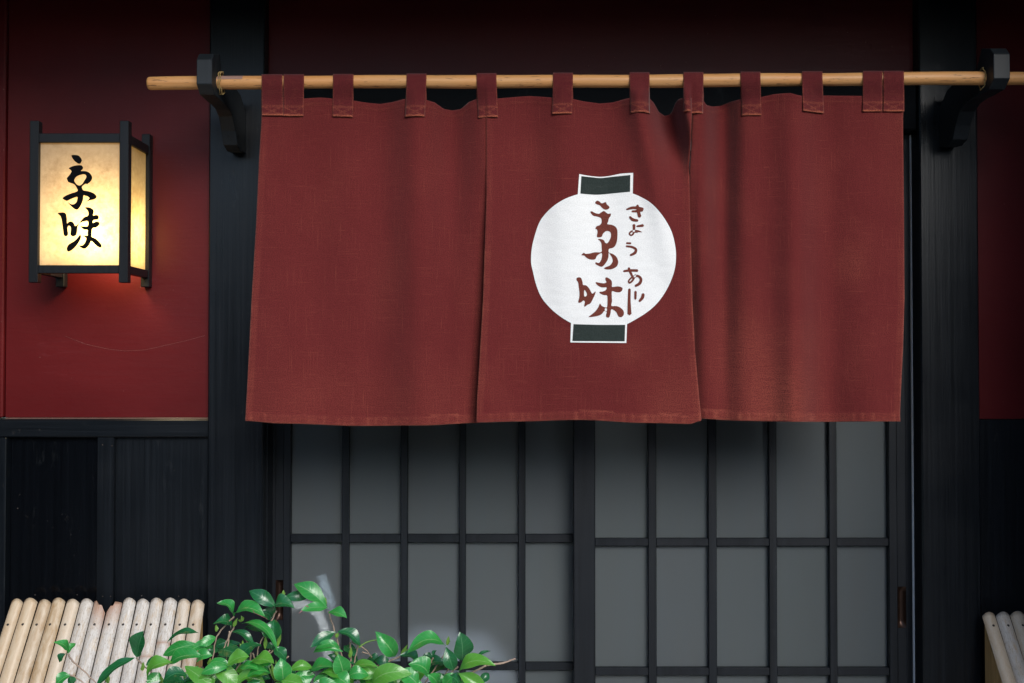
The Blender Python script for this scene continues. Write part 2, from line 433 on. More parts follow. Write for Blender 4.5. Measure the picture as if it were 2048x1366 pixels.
# ------------------------------------------------------------------ building
YW = .03                                     # plane of the red plaster; posts stand at y = 0
B = thing('restaurant_building', 'dark red plaster front of a wooden house with black posts and black wainscot', 'building')
XL0, XL1 = X(416, 0), X(527, 0)              # left post
XR0, XR1 = X(1842, 0), X(1959, 0)            # right post
ZLED = Z(835, YW)
ZTOP = 2.75
XFL, XFR = -2.9, 2.9
box('post', XL0, XL1, 0, .16, 0, ZTOP, M['black'], B, bev=.004)
box('post', XR0, XR1, 0, .16, 0, ZTOP, M['black'], B, bev=.004)
box('plaster_wall', X(12, YW), XL0 - .0006, YW, .15, ZLED, ZTOP, M['plaster'], B, bev=.001)
box('plaster_wall', XFL, X(12, YW) - .003, YW - .012, .15, ZLED, ZTOP, M['plaster'], B, bev=.004)
box('plaster_wall', XL1 + .0006, XR0 - .0006, YW + .01, .15, Z(163, 0), ZTOP, M['plaster'], B, bev=.001)
box('plaster_wall', XR1 + .0006, XFR, YW, .15, Z(838, YW), ZTOP, M['plaster'], B, bev=.001)
box('lintel', XL1 + .0004, XR0 - .0004, .018, .16, Z(259, .02), Z(163, 0) - .0005, M['matte'], B, bev=.003)
box('moulding', X(14, YW), XL0 - .0005, YW - .008, YW + .05, ZLED - .0045, ZLED - .0005, M['trim'], B, bev=.0012)
tube('scratch', [P(*q, YW - .0001) for q in ((130, 672), (170, 688), (215, 698), (250, 702), (290, 700), (330, 691), (370, 682), (410, 671))], .00032, M['scratch'], B, n=4)
# wainscot left
box('rail', XFL, XL0 - .0005, YW - .014, .15, Z(874, YW), ZLED - .005, M['black_h'], B, bev=.003)
zr = Z(874, YW) - .0005
box('panel', X(232, YW) , XL0 - .0005, YW + .004, .15, 0, zr, M['black'], B, bev=.0015)
box('panel', X(22, YW), X(199, YW), YW + .006, .15, 0, zr, M['black_gloss'], B, bev=.0015)
box('panel', XFL, X(22, YW) - .002, YW - .02, .15, 0, zr, M['black'], B, bev=.002)
xb0, xb1, yb = X(197, YW - .012), X(230, YW - .012), YW - .012
bat = mesh_obj('batten',
    [(x, y, z) for y in (yb, .14) for x, z in ((xb0, Z(1213, yb)), (X(213, yb), Z(1226, yb)), (X(224, yb), Z(1212, yb)), (xb1, Z(1203, yb)), (xb1, zr), (xb0, zr))],
    [(5, 4, 3, 2, 1, 0), (6, 7, 8, 9, 10, 11)] + [(k, (k + 1) % 6, (k + 1) % 6 + 6, k + 6) for k in range(6)], M['black'], B)
box('backing_board', X(199, YW) + .0005, X(232, YW) - .0005, YW + .03, .15, 0, zr, M['black'], B, bev=0)
def nail_head(px, py, y, parent, org=(0, 0, 0), r=.0026, nrm=Vector((0, -1, 0)), pos=None):
    c = pos if pos is not None else P(px, py, y)
    u = nrm.cross(Vector((1, 0, 0))).normalized(); v = nrm.cross(u)
    V = [c + nrm * .0018]; Fc = []
    for ring, (rr, h) in enumerate(((.6, .0014), (1, 0))):
        for k in range(8):
            a = k * math.pi / 4; V.append(c + (u * math.cos(a) + v * math.sin(a)) * r * rr + nrm * h)
    for k in range(8):
        k2 = (k + 1) % 8; Fc.append((0, 1 + k, 1 + k2)); Fc.append((1 + k, 9 + k, 9 + k2, 1 + k2))
    return mesh_obj('nail', V, Fc, M['nail'], parent, org, smooth=True)
for a in ((205, 890, yb), (224, 892, yb), (205, 1193, yb), (221, 1193, yb), (283, 1192, YW + .004), (357, 1193, YW + .004),
          (70, 1190, YW + .006), (154, 1190, YW + .006), (35, 1017, YW + .006)):
    nail_head(*a, B)
# wainscot right
box('panel', XR1 + .0005, XFR, YW + .004, .15, 0, Z(838, YW) - .0005, M['black'], B, bev=.0015)
# door frame
zs = Z(259, .02)
box('jamb', XL1 + .0005, X(543, .09), .045, .16, 0, zs - .0005, M['black_door'], B, bev=.002)
box('jamb', X(1832, .08), XR0 - .0005, .05, .16, 0, zs - .0005, M['black_door'], B, bev=.002)
box('door_sill', XL1 + .001, XR0 - .001, -.02, .20, 0, .05, M['black_h'], B, bev=.004)
# the dark room behind the doors, and the eave above
room = mesh_obj('interior_wall', [(-1.1, .17, .001), (1.4, .17, .001), (1.4, 2.0, .001), (-1.1, 2.0, .001), (-1.1, .17, 2.6), (1.4, .17, 2.6), (1.4, 2.0, 2.6), (-1.1, 2.0, 2.6)],
         [(0, 1, 2, 3), (7, 6, 5, 4), (3, 2, 6, 7), (0, 3, 7, 4), (2, 1, 5, 6)], M['dark'], B)
EY, EZ = -.76, 2.47
roofp = [(.15, 2.86), (.15, 2.80), (EY, EZ), (EY - .012, EZ + .05)]
mesh_obj('eave', [(x, y, z) for x in (XFL, XFR) for y, z in roofp], [(0, 1, 2, 3), (7, 6, 5, 4)] + [(k, k + 4, (k + 1) % 4 + 4, (k + 1) % 4) for k in range(4)], M['soffit'], B)
for k in range(16):
    x = XFL + .1 + k * .38
    mesh_obj('rafter', [(xx, y, z) for xx in (x, x + .045) for y, z in ((.14, 2.795), (.14, 2.745), (EY + .06, EZ - .035), (EY + .06, EZ + .012))],
             [(0, 1, 2, 3), (7, 6, 5, 4)] + [(i, i + 4, (i + 1) % 4 + 4, (i + 1) % 4) for i in range(4)], M['soffit'], B)
# unseen side walls, added to shade the ends and darken the reflections
box('shading_wall', -2.02, -1.90, -1.65, .0295, 0, 2.62, M['black'], B, bev=.003)
box('shading_wall', 1.545, 1.66, -.95, .0295, 0, 2.60, M['black'], B, bev=.003)
box('upper_wall', XFL, XFR, .031, .15, 2.8505, 4.6, M['plaster'], B, bev=0)

# unseen house added behind the camera, a dark front for the paint to mirror
OPP = thing('reflection_house', 'dark timber house added unseen across the lane for reflections in the black paint', 'building', (0, -7.8, 0))
oO = (0, -7.8, 0)
box('wall', -9, 9, -8.2, -7.8, 0, 2.35, M['soffit'], OPP, oO, .01)
mesh_obj('roof', [(x, y, z) for x in (-9.3, 9.3) for y, z in ((-7.3, 2.3), (-7.3, 2.38), (-10.2, 3.1), (-10.2, 3.02))],
         [(0, 1, 2, 3), (7, 6, 5, 4)] + [(k, k + 4, (k + 1) % 4 + 4, (k + 1) % 4) for k in range(4)], M['tile'], OPP, oO)
for k in range(8):
    x = -8 + k * 2.1
    box('window', x, x + 1.2, -7.797, -7.78, .8, 1.9, M['dark'], OPP, oO, .004)

# ------------------------------------------------------------------ sliding doors
def make_door(label, yf, px_bars, px_l, px_r, rails, pull, strip=None):
    """yf = front face; px_l / px_r = (outer, inner) pixel edges of the stiles"""
    th = .034
    x0, x0i, x1i, x1 = X(px_l[0], yf), X(px_l[1], yf), X(px_r[0], yf), X(px_r[1], yf)
    zt = zs - .004; zb = .056
    org = Vector(((x0 + x1) / 2, yf, zb))
    T = thing('sliding_door', label, 'door', org, 'lattice sliding doors')
    md = M['black_door']
    def stile(xa, xb, hole=None):
        bm = bmesh.new()
        if not hole: bm_box(bm, xa, xb, yf, yf + th, zb, zt, .002)
        else:
            hx0, hx1, hz0, hz1 = hole
            bm_box(bm, xa, hx0, yf, yf + th, zb, zt, .0015); bm_box(bm, hx1, xb, yf, yf + th, zb, zt, .0015)
            bm_box(bm, hx0, hx1, yf, yf + th, zb, hz0, 0); bm_box(bm, hx0, hx1, yf, yf + th, hz1, zt, 0)
        return bm_obj('stile', bm, md, T, org)
    hole = None
    if pull:
        hole = (X(pull[0], yf), X(pull[1], yf), Z(pull[3], yf), Z(pull[2], yf))
    left_pull = pull and pull[0] < 1000
    s1 = stile(x0, x0i, hole if left_pull else None)
    s2 = stile(x1i, x1, hole if pull and not left_pull else None)
    if hole:
        hx0, hx1, hz0, hz1 = hole
        V, Fc = [], []                                 # a hollowed metal shell set in the hole
        nx, nz = 6, 14
        for j in range(nz + 1):
            for i in range(nx + 1):
                u, v = i / nx, j / nz
                d = .013 * math.sin(math.pi * u) ** .6 * min(1, math.sin(math.pi * v) * 3.0) ** .7
                V.append((hx0 + (hx1 - hx0) * u, yf + .0025 + d, hz0 + (hz1 - hz0) * v))
        for j in range(nz):
            for i in range(nx):
                a = j * (nx + 1) + i; Fc.append((a, a + 1, a + nx + 2, a + nx + 1))
        mesh_obj('door_pull', V, Fc, M['copper'], s1 if left_pull else s2, org, smooth=True)
    bars = sorted(px_bars)
    bx = [(X(a, yf + .003), X(b, yf + .003)) for a, b in bars]
    zr_ = [(Z(b, yf + .004), Z(a, yf + .004)) for a, b in rails]     # (low, high) in view
    step = zr_[0][0] - zr_[1][0]
    allr = list(zr_)
    z = zr_[0][0] + step
    while z < zt - .1: allr.append((z, z + zr_[0][1] - zr_[0][0])); z += step
    z = zr_[1][0] - step
    while z > zb + .12: allr.append((z, z + zr_[0][1] - zr_[0][0])); z -= step
    allr.sort()
    box('top_rail', x0i + .0003, x1i - .0003, yf + .001, yf + th - .001, zt - .05, zt, md, T, org)
    box('bottom_rail', x0i + .0003, x1i - .0003, yf + .001, yf + th - .001, zb, zb + .07, md, T, org)
    for a, b in bx: box('lattice_bar', a, b, yf + .003, yf + .022, zb + .0705, zt - .0505, md, T, org, .0012)
    xs = [x0i] + [q for ab in bx for q in ab] + [x1i]
    for lo, hi in allr:
        for k in range(0, len(xs), 2):
            box('cross_bar', xs[k] + .0002, xs[k + 1] - .0002, yf + .005, yf + .022, lo, hi, md, T, org, .0012)
    # panes: one behind every opening of the lattice
    zed = [zb + .0705] + [q for ab in allr for q in ab] + [zt - .0505]
    for k in range(0, len(xs), 2):
        for j in range(0, len(zed), 2):
            if zed[j + 1] - zed[j] < .02: continue
            xa, xb = xs[k] - .004, xs[k + 1] + .004
            mesh_obj('pane', [(xa, yf + .0235, zed[j] - .004), (xb, yf + .0235, zed[j] - .004), (xb, yf + .0235, zed[j + 1] + .004), (xa, yf + .0235, zed[j + 1] + .004)],
                     [(0, 1, 2, 3)], M['glass'], T, org)
    if strip:
        xs0, xs1 = X(strip[0] - .7, yf) + .0004, X(strip[1] + 1.2, yf)
        box('weather_strip', xs0, xs1, yf - .010, yf + .02, .06, zt - .002, M['strip'], T, org, .001)
    return T
make_door('left sliding door, black lattice with frosted panes, partly behind the shrub', .115,
          [(685, 699), (802, 816), (919, 932), (1037, 1051)], (544, 582), (1150, 1186), [(1069, 1085), (1326, 1341)], (553, 568, 1160, 1240))
make_door('right sliding door, black lattice with frosted panes and pale weather strip', .070,
          [(1296, 1312), (1416, 1432), (1537, 1552), (1657, 1672)], (1147, 1190), (1776, 1821.5), [(1077, 1092), (1336, 1351)], (1792, 1809, 1173, 1256), (1822, 1829))

# things that show blurred through the frosted panes
def tagone(o, label, cat, group=None):
    o['label'] = label; o['category'] = cat
    if group: o['group'] = group
    return o
yi = .205
tagone(tube('curved_handle', [P(*q, yi) for q in ((556, 1222), (578, 1211), (600, 1206), (622, 1210), (640, 1226), (650, 1250), (655, 1278), (658, 1312), (662, 1420), (663, 1560))], .0165, M['white_thing'], n=10),
       'white bent tube blurred behind the frosted glass of the left door', 'tube')
tagone(tube('pale_pole', [P(*q, yi) for q in ((644, 1148), (652, 1172), (662, 1200), (668, 1218))], [.015, .018, .018, .015], M['blue_thing'], n=10),
       'pale blue leaning stick blurred behind the frosted glass', 'stick')
def blob(name, c, rx, ry, rz, mat, label, cat):
    bm = bmesh.new(); bmesh.ops.create_uvsphere(bm, u_segments=20, v_segments=12, radius=1)
    for v in bm.verts:
        k = 1 + .12 * noise.noise(v.co * 1.7)
        v.co = Vector(c) + Vector((v.co.x * rx, v.co.y * ry, v.co.z * rz)) * k
    return tagone(bm_obj(name, bm, mat, smooth=True), label, cat)
blob('glow_shape', P(885, 1430, .46), .30, .12, .32, M['grey_thing'], 'pale lilac bundle added for the soft glow in the lower panes of the left door', 'shape')  # pale body added to stand in for the soft glow in the panes

# ------------------------------------------------------------------ brackets, pole
YR = -.275                                   # the pole
def rod_py(px): return 167 - (px - 297) * 10 / 1751
def make_bracket(label, pxl, pxr, dy):
    yh = -.33
    wd = (X(pxr, yh) - X(pxl, yh)); xa = X(pxl, yh); xb = xa + wd
    prof = [(-.312, 108), (-.33, 119), (-.33, 168), (-.303, 190), (-.255, 200), (-.205, 209), (-.165, 219), (-.135, 233), (-.105, 262), (-.088, 290), (-.052, 303), (-.001, 306),
            (-.001, 225), (-.055, 190), (-.12, 172), (-.19, 160), (-.235, 147), (-.25, 128), (-.262, 108)]
    pts = [(y, Z(py + dy, y)) for y, py in prof]
    org = Vector(((xa + xb) / 2, 0, min(p[1] for p in pts)))
    T = thing('pole_bracket', label, 'bracket', org, 'brackets holding the curtain pole')
    bm = bmesh.new()
    va = [bm.verts.new((xa, y, z)) for y, z in pts]; vb = [bm.verts.new((xb, y, z)) for y, z in pts]
    bm.faces.new(va); bm.faces.new(vb[::-1])
    for k in range(len(pts)):
        k2 = (k + 1) % len(pts); bm.faces.new((va[k2], va[k], vb[k], vb[k2]))
    bmesh.ops.recalc_face_normals(bm, faces=bm.faces)
    bmesh.ops.bevel(bm, geom=[e for e in bm.edges], offset=.0015, segments=1, affect='EDGES')
    bm_obj('bracket_arm', bm, M['carved'], T, org)
    return T, org, xa, xb
T1, o1, bxa, bxb = make_bracket('black carved bracket above the lit lantern', 390, 421, 0)
T2, o2, bxc, bxd = make_bracket('black carved bracket at the right end, above the dark post', 1992, 2025, -11)
def twine_ring(T, org, x, px):
    c = P(px, rod_py(px), YR); rr = .0215
    pts = []
    for k in range(22):
        a = k / 18 * 2 * math.pi + 1.2
        pts.append((x + .0025 * math.sin(k * 1.7), c.y + math.cos(a) * (rr + .002 * math.sin(k * 2.3)), c.z + math.sin(a) * (rr + .006 + .003 * math.sin(k * 1.3))))
    tube('twine', pts, .0013, M['twine'], T, org, n=5)
twine_ring(T1, o1, bxb + .006, 424)
twine_ring(T1, o1, bxb + .011, 430)
twine_ring(T2, o2, bxc - .005, 1980)
RR = .0172
pa, pb = P(297, 167, YR), P(2110, rod_py(2110), YR)
Tp = thing('curtain_pole', 'long bare wooden pole carrying the red curtain', 'pole', pa)
npl = 60; pts, rad = [], []
for k in range(npl + 1):
    t = k / npl; p = pa.lerp(pb, t)
    p.z += .0012 * math.sin(t * 9) + .0006 * math.sin(t * 31)
    pts.append(p); rad.append(RR * (1 + .025 * math.sin(t * 23) + .015 * math.sin(t * 57)) * (.90 if k == 0 else 1))
pts.insert(1, pa + (pb - pa).normalized() * .005); rad.insert(1, RR * 1.0)
tube('wooden_pole', pts, rad, M['pole'], Tp, pa, n=18)
V, Fc = [], []
for i in range(9):
    px = 437 + (488 - 437) * i / 8; c = P(px, rod_py(px), YR)
    for j in range(9):
        a = R(100 + 62 * j / 8); V.append((c.x, c.y + math.cos(a) * (RR + .0013), c.z + math.sin(a) * (RR + .0013)))
for i in range(8):
    for j in range(8): q = i * 9 + j; Fc.append((q, q + 1, q + 10, q + 9))
mesh_obj('tape_patch', V, Fc, M['tape'], Tp, pa, smooth=True)

# ------------------------------------------------------------------ curtain
def gs(x, c, s): return math.exp(-((x - c) / s) ** 2)
YC = YR - .004                               # plane in which the cloth hangs
def swing(py): return -.030 * max(0, (py - 200) / 650) ** 1.3
FA = 1.75                                     # depth of the folds
def Y_left(px, py):
    t = (py - 195) / 655
    y = 0.0
    y += .016 * gs(px, 760, 55) * (1 - .55 * t) + .026 * gs(px, 905, 42) * max(0, 1 - .85 * t) - .010 * gs(px, 835, 40) * (1 - .5 * t)
    y += .008 * gs(px, 640, 60) * math.sin(t * 3.1) - .006 * gs(px, 580, 60) * t
    y += .030 * max(0, (px - 905) / 60) ** 2 * max(0, (py - 330) / 500) + .008 * gs(px, 700, 110) * t
    return YC + swing(py) + FA * y
def Y_mid(px, py):
    t = (py - 195) / 655
    y = 0.0
    y += .012 * gs(px, 1065, 45) * (1 - .7 * t) - .006 * gs(px, 1125, 50) * (1 - t) + .013 * gs(px, 1205, 45) * max(0, 1 - 1.5 * t)
    fc = 1332 + (py - 215) * .20                            # deep pleat that slants to the seam
    k = max(0, min(1, (400 - py) / 175)); k = k * k * (3 - 2 * k)
    y += .042 * gs(px, fc, 27) * k - .016 * gs(px, fc - 52, 26) * max(0, 1 - 1.5 * t) - .020 * gs(px, fc + 40, 20) * k
    y += .006 * math.sin((px - 970) / 66.0) * t - .010 * gs(px, 1400, 50) * t - .008 * gs(px, 960, 45) * t
    return YC + swing(py) + FA * y
def Y_right(px, py):
    t = (py - 195) / 655
    y = 0.0
    y += .036 * gs(px, 1445, 30) * (1 - .55 * t) - .010 * gs(px, 1405, 20) * (1 - t)
    y -= .020 * gs(px, 1592, 34) * (.55 + .6 * t) ; y += .016 * gs(px, 1655, 45) * (.5 + .5 * t)
    y += .034 * max(0, (1440 - px) / 60) ** 1.5 * min(1, max(0, (py - 330) / 300)) - .010 * gs(px, 1760, 60) * t
    y += .005 * gs(px, 1520, 30) * (1 - t)
    return YC + swing(py) + FA * y
TOP = [(523, 197), (608, 197), (640, 195), (665, 197), (707, 201), (730, 205), (760, 208), (785, 204), (812, 197), (850, 199), (870, 205), (888, 218), (905, 221), (922, 218), (938, 204), (953, 198),
       (995, 197), (1030, 194), (1060, 192), (1090, 194), (1105, 195), (1146, 198), (1170, 203), (1200, 207), (1225, 205), (1258, 196), (1300, 197), (1308, 205), (1318, 224), (1330, 232), (1342, 228), (1352, 204), (1360, 197), (1372, 195),
       (1405, 196), (1413, 210), (1425, 213), (1440, 212), (1460, 204), (1482, 198), (1522, 194), (1550, 188), (1580, 186), (1595, 190), (1606, 192), (1645, 191), (1730, 192), (1808, 192)]
def make_panel(name, xl, xr, bot, Yf, parent, org, nu, nv, wearf, label=None):
    V, Fc, W = [], [], []
    for j in range(nv + 1):
        v = j / nv
        v = v if v < .93 else v
        for i in range(nu + 1):
            u = i / nu
            # the outline: solve the row's height first with the straight column
            px = lerp(xl, 500) + u * 0
            yb_ = slerp(bot, u)
            xt = lerp(xl, 230) * (1 - u) + lerp(xr, 230) * u
            yt = lerp(TOP, xt)
            py = yt + (yb_ - yt) * v
            px = lerp(xl, py) * (1 - u) + lerp(xr, py) * u
            db = yb_ - py; de = min(px - lerp(xl, py), lerp(xr, py) - px); dt = py - yt
            y = Yf(px, py)
            hem = max(0, 1 - db / 15) if db < 15 else 0
            # puckered hem, folded double: a little thicker than the cloth
            if db < 16: y -= .0016 + .0011 * math.sin(px / 2.6 + 3 * noise.noise((px / 40, 0, 0))) * (.4 + noise.noise((px / 23, 3, 0)))
            if de < 9 and py > 235: y -= .0012
            if dt < 13: y -= .0012 + .0005 * math.sin(px / 3.1)
            y += .0016 * noise.noise((px / 38, py / 60, 1.3)) + .0006 * noise.noise((px / 11, py / 11, 4))
            edge = max(1 if db < 3.2 else (.16 + .62 * max(0, math.sin(px / 3.3 + 7 * noise.noise((px / 30, 1, 0)))) ** 3 * max(0, .5 + noise.noise((px / 14, 6, 0))) if db < 16 else 0),
                       .8 if de < 2 else (.16 if de < 13 else 0), .35 if 11 < dt < 14 else 0, .5 if 16 <= db < 19 else 0)
            W.append(min(1, edge * (.55 + .6 * noise.noise((px / 25, py / 25, 9)) + .35) * (.45 if py < 500 and db > 20 else 1) + wearf(px, py)))
            V.append(P(px, py, y))
    for j in range(nv):
        for i in range(nu):
            a = j * (nu + 1) + i; Fc.append((a, a + nu + 1, a + nu + 2, a + 1))
    o = mesh_obj(name, V, Fc, M['cloth'], parent, org, smooth=True, attr={'wear': W})
    md = o.modifiers.new('thickness', 'SOLIDIFY'); md.thickness = .0012; md.offset = -1
    if label: o['label'] = label
    return o
oC = P(1165, 850, YC)
NOREN = thing('shop_curtain', 'short red linen curtain with a white paper lantern emblem, hung on the pole', 'curtain', oC)
def wear_l(px, py): return .12 * max(0, noise.noise((px / 90, py / 120, 2))) + .10 * gs(py, 800, 70) 
def wear_m(px, py): return .12 * max(0, noise.noise((px / 80, py / 90, 5))) + .24 * gs(px, 1355, 60) * gs(py, 800, 75) + .20 * gs(px, 1260, 28) * gs(py, 705, 26)
def wear_r(px, py): return .14 * max(0, noise.noise((px / 70, py / 90, 8))) + .46 * gs(px, 1560, 70) * gs(py, 800, 95) + .26 * gs(px, 1705, 34) * gs(py, 525, 40) + .22 * gs(px, 1470, 60) * gs(py, 700, 120)
make_panel('curtain_panel', [(195, 524), (240, 523), (320, 518), (450, 512), (600, 503), (760, 495), (850, 490)],
           [(195, 972), (390, 974), (560, 970), (700, 962), (850, 958)],
           [(0, 842), (.15, 847), (.5, 852), (.75, 851), (1, 846)], Y_left, NOREN, oC, 118, 168, wear_l, 'plain left panel of the curtain')
mp_ = make_panel('curtain_panel', [(195, 972.4), (390, 973), (480, 970), (600, 966), (720, 959), (800, 954), (848, 953)],
           [(195, 1383), (230, 1384), (330, 1378), (450, 1381), (600, 1385), (700, 1390), (800, 1399), (838, 1403), (850, 1401)],
           [(0, 845), (.2, 843), (.45, 840), (.75, 846), (.95, 848), (1, 842)], Y_mid, NOREN, oC, 112, 168, wear_m, 'middle panel of the curtain printed with a white lantern')
make_panel('curtain_panel', [(195, 1383.4), (230, 1384.5), (300, 1382), (400, 1376), (700, 1378), (850, 1385)],
           [(195, 1808), (240, 1806), (420, 1808), (600, 1809), (700, 1806), (780, 1802), (830, 1800), (845, 1801)],
           [(0, 837), (.25, 842), (.55, 844), (1, 843)], Y_right, NOREN, oC, 112, 168, wear_r, 'plain right panel of the curtain with worn patch near its hem')

TABS = [(523, 565, 232, 524), (567, 608, 233, 566), (666, 707, 233, 665), (813, 853, 235, 810), (953, 993, 235, 956), (1106, 1146, 229, 1104), (1259, 1299, 229, 1260), (1367, 1407, 229, 1366),
        (1481, 1521, 230, 1483), (1604, 1645, 225, 1607), (1726, 1765, 224, 1725.5), (1767, 1808, 224, 1767)]
def cloth_y(px, py): return (Y_left if px < 972 else Y_mid if px < 1384 else Y_right)(px, py)
for xa, xb, yb_, xbot in TABS:
    xc = (xa + xb) / 2; c = P(xc, rod_py(xc), YR); nx = 14
    V, Fc, W = [], [], []
    path = []
    zb_ = 0
    rw = RR + .0022
    # back strip up, over the pole, front strip down onto the cloth
    for k in range(5): path.append(('b', k / 4))
    for k in range(1, 12): path.append(('o', k / 12))
    for k in range(31): path.append(('f', k / 30))
    for kind, t in path:
        for i in range(nx + 1):
            u = i / nx
            px = xa + (xb - xa) * u
            cz = c.z
            cy_top = cloth_y(px, 205)
            if kind == 'b':
                z = Z(222, YC) + (cz - Z(222, YC)) * t; y = (cy_top + .004) * (1 - t) + (c.y + rw) * t; sh = 0; dd = 99
            elif kind == 'o':
                a = math.pi * t; y = c.y + math.cos(a) * rw; z = cz + math.sin(a) * (rw + .0025); sh = 0; dd = 99
            else:
                zbot = Z(yb_, YC); z = cz + (zbot - cz) * t
                pyv = rod_py(xc) + (yb_ - rod_py(xc)) * t
                y0 = c.y - rw; yq = cloth_y(px, max(205, pyv)) - .0042
                s = min(1, t / .55); s = s * s * (3 - 2 * s)
                y = y0 * (1 - s) + yq * s - .003 * math.sin(math.pi * min(1, t / .6)) * (1 if t < .6 else 0) * .6
                y -= .0006 * math.sin(u * 9 + t * 8) ; sh = (xbot - xa) * t; dd = (1 - t) * 66
                if dd < 3: y -= .0008
            eu = min(u, 1 - u) * 41
            x = P(px + sh, rod_py(xc) if kind != 'f' else pyv, y).x
            V.append((x, y, z))
            W.append(min(1, (1.0 if dd < 4 else 0) + (.75 if eu < 1 else 0) * (.5 + .5 * noise.noise((px / 4, z * 90, 0))) + (.25 if 17 < dd < 21 else 0) + (.32 if dd < 18 and abs(abs(u - .5) * 2 - abs(dd - 9) / 9) < .14 else 0)
                         + .10 * max(0, noise.noise((px / 9, z * 60, 3)))))
    for j in range(len(path) - 1):
        for i in range(nx):
            q = j * (nx + 1) + i; Fc.append((q, q + 1, q + nx + 2, q + nx + 1))
    o = mesh_obj('hanging_tab', V, Fc, M['tab'], NOREN, oC, smooth=True, attr={'wear': W})
    md = o.modifiers.new('thickness', 'SOLIDIFY'); md.thickness = .0012; md.offset = 1

# ------------------------------------------------------------------ printed emblem on the middle panel
def on_cloth(name, loops, mat, off, parent, maxlen=5.0):
    bm = fill2d(loops)
    for _ in range(5):
        es = [e for e in bm.edges if e.calc_length() > maxlen]
        if not es: break
        bmesh.ops.subdivide_edges(bm, edges=es, cuts=1, use_grid_fill=False)
        bmesh.ops.triangulate(bm, faces=bm.faces)
    for v in bm.verts:
        px, py = v.co.x, -v.co.y
        y = Y_mid(px, py) + .0016 * noise.noise((px / 38, py / 60, 1.3)) + .0006 * noise.noise((px / 11, py / 11, 4))
        v.co = P(px, py, y - off)
    bmesh.ops.recalc_face_normals(bm, faces=bm.faces)
    for f in bm.faces:
        if f.normal.y > 0: f.normal_flip()
    return bm_obj(name, bm, mat, parent, oC, smooth=True)
c2 = lambda L: [(1030 + x / 3.503, 320 + y / 3.503) for x, y in L]
c8 = lambda L: [(1140 + x / 4.878, 380 + y / 4.878) for x, y in L]
sil = [(450, 98), (500, 108), (590, 118), (660, 112), (740, 96), (828, 90), (825, 235), (880, 258), (950, 300), (1010, 360), (1060, 430), (1100, 510), (1122, 600), (1128, 680), (1120, 760), (1095, 840), (1050, 930), (990, 1010),
       (920, 1070), (840, 1120), (785, 1150), (780, 1282), (388, 1278), (392, 1142), (330, 1105), (260, 1050), (190, 970), (150, 880), (125, 780), (113, 720), (115, 640), (130, 560), (165, 450), (210, 380), (280, 315), (360, 268), (440, 240)]
em = on_cloth('lantern_emblem', [cr(c2(sil), 5, True, {0, 5, 6, 20, 21, 22, 23, 36})], M['white_print'], .0014, NOREN, 7.0)
em['label'] = 'white printed lantern emblem with brush lettering'
on_cloth('emblem_cap', [cr(c2([(465, 113), (530, 120), (600, 126), (680, 118), (808, 105), (806, 222), (700, 232), (600, 242), (540, 242), (458, 235)]), 4, True, {0, 4, 5, 9})], M['green_print'], .0020, em)
on_cloth('emblem_base', [cr(c2([(410, 1150), (600, 1155), (772, 1155), (768, 1270), (402, 1268)]), 4, True, {0, 2, 3, 4})], M['green_print'], .0020, em)
J1 = [(245, 125), (262, 105), (285, 110), (310, 130), (348, 118), (360, 140), (385, 165), (375, 185), (345, 192), (320, 180), (290, 150), (262, 140)]
J2 = [(198, 215), (215, 208), (240, 222), (280, 232), (305, 218), (330, 205), (350, 218), (372, 232), (398, 230), (395, 255), (380, 275), (372, 310), (365, 332), (410, 340), (445, 360), (462, 395), (462, 470), (455, 510), (440, 545), (415, 565), (380, 575),
      (380, 610), (420, 625), (455, 655), (470, 695), (465, 730), (445, 755), (405, 772), (360, 775), (332, 765), (350, 752), (390, 735), (415, 700), (412, 665), (395, 635), (378, 614), (375, 655), (360, 695), (330, 735), (305, 748), (270, 735), (248, 720), (252, 705),
      (280, 712), (300, 690), (312, 650), (308, 615), (265, 640), (245, 675), (200, 678), (160, 660), (140, 640), (112, 635), (135, 612), (150, 622), (190, 620), (240, 608), (305, 605), (308, 560), (305, 520), (290, 495), (272, 480), (300, 478), (330, 490), (345, 515),
      (365, 518), (385, 490), (400, 450), (395, 415), (370, 400), (345, 405), (320, 430), (310, 455), (280, 462), (262, 455), (268, 410), (262, 385), (248, 380), (258, 355), (285, 345), (305, 325), (308, 290), (295, 270), (260, 258), (225, 250)]
J3 = [(65, 860), (85, 852), (108, 858), (122, 895), (128, 925), (160, 932), (190, 965), (215, 1010), (235, 1000), (250, 990), (245, 1015), (225, 1060), (200, 1105), (170, 1120), (145, 1138), (138, 1130), (145, 1090), (130, 1078), (110, 1095), (90, 1100), (80, 1090), (90, 1050),
      (92, 1000), (85, 945), (80, 905), (65, 880)]
J3h = [(140, 975), (160, 1000), (165, 1025), (150, 1040), (138, 1030)]
J4 = [(350, 852), (380, 862), (405, 885), (410, 915), (412, 945), (460, 940), (495, 945), (513, 960), (505, 985), (480, 998), (445, 995), (410, 988), (408, 1040), (410, 1085), (405, 1130), (455, 1132), (495, 1150), (522, 1180), (525, 1215), (505, 1238), (480, 1238), (465, 1220),
      (450, 1190), (415, 1165), (400, 1170), (395, 1205), (382, 1242), (355, 1240), (352, 1215), (358, 1190), (335, 1180), (310, 1210), (270, 1228), (215, 1238), (182, 1238), (210, 1215), (245, 1185), (275, 1145), (292, 1108), (310, 1130), (345, 1145), (362, 1140), (365, 1085),
      (362, 1030), (330, 1025), (295, 1010), (288, 995), (320, 990), (350, 975), (355, 950), (310, 950), (270, 930), (250, 900), (290, 905), (330, 910), (355, 900), (345, 875)]
J4h = [(340, 1160), (352, 1150), (362, 1165), (355, 1185), (342, 1180)]
bp = M['brown_print']
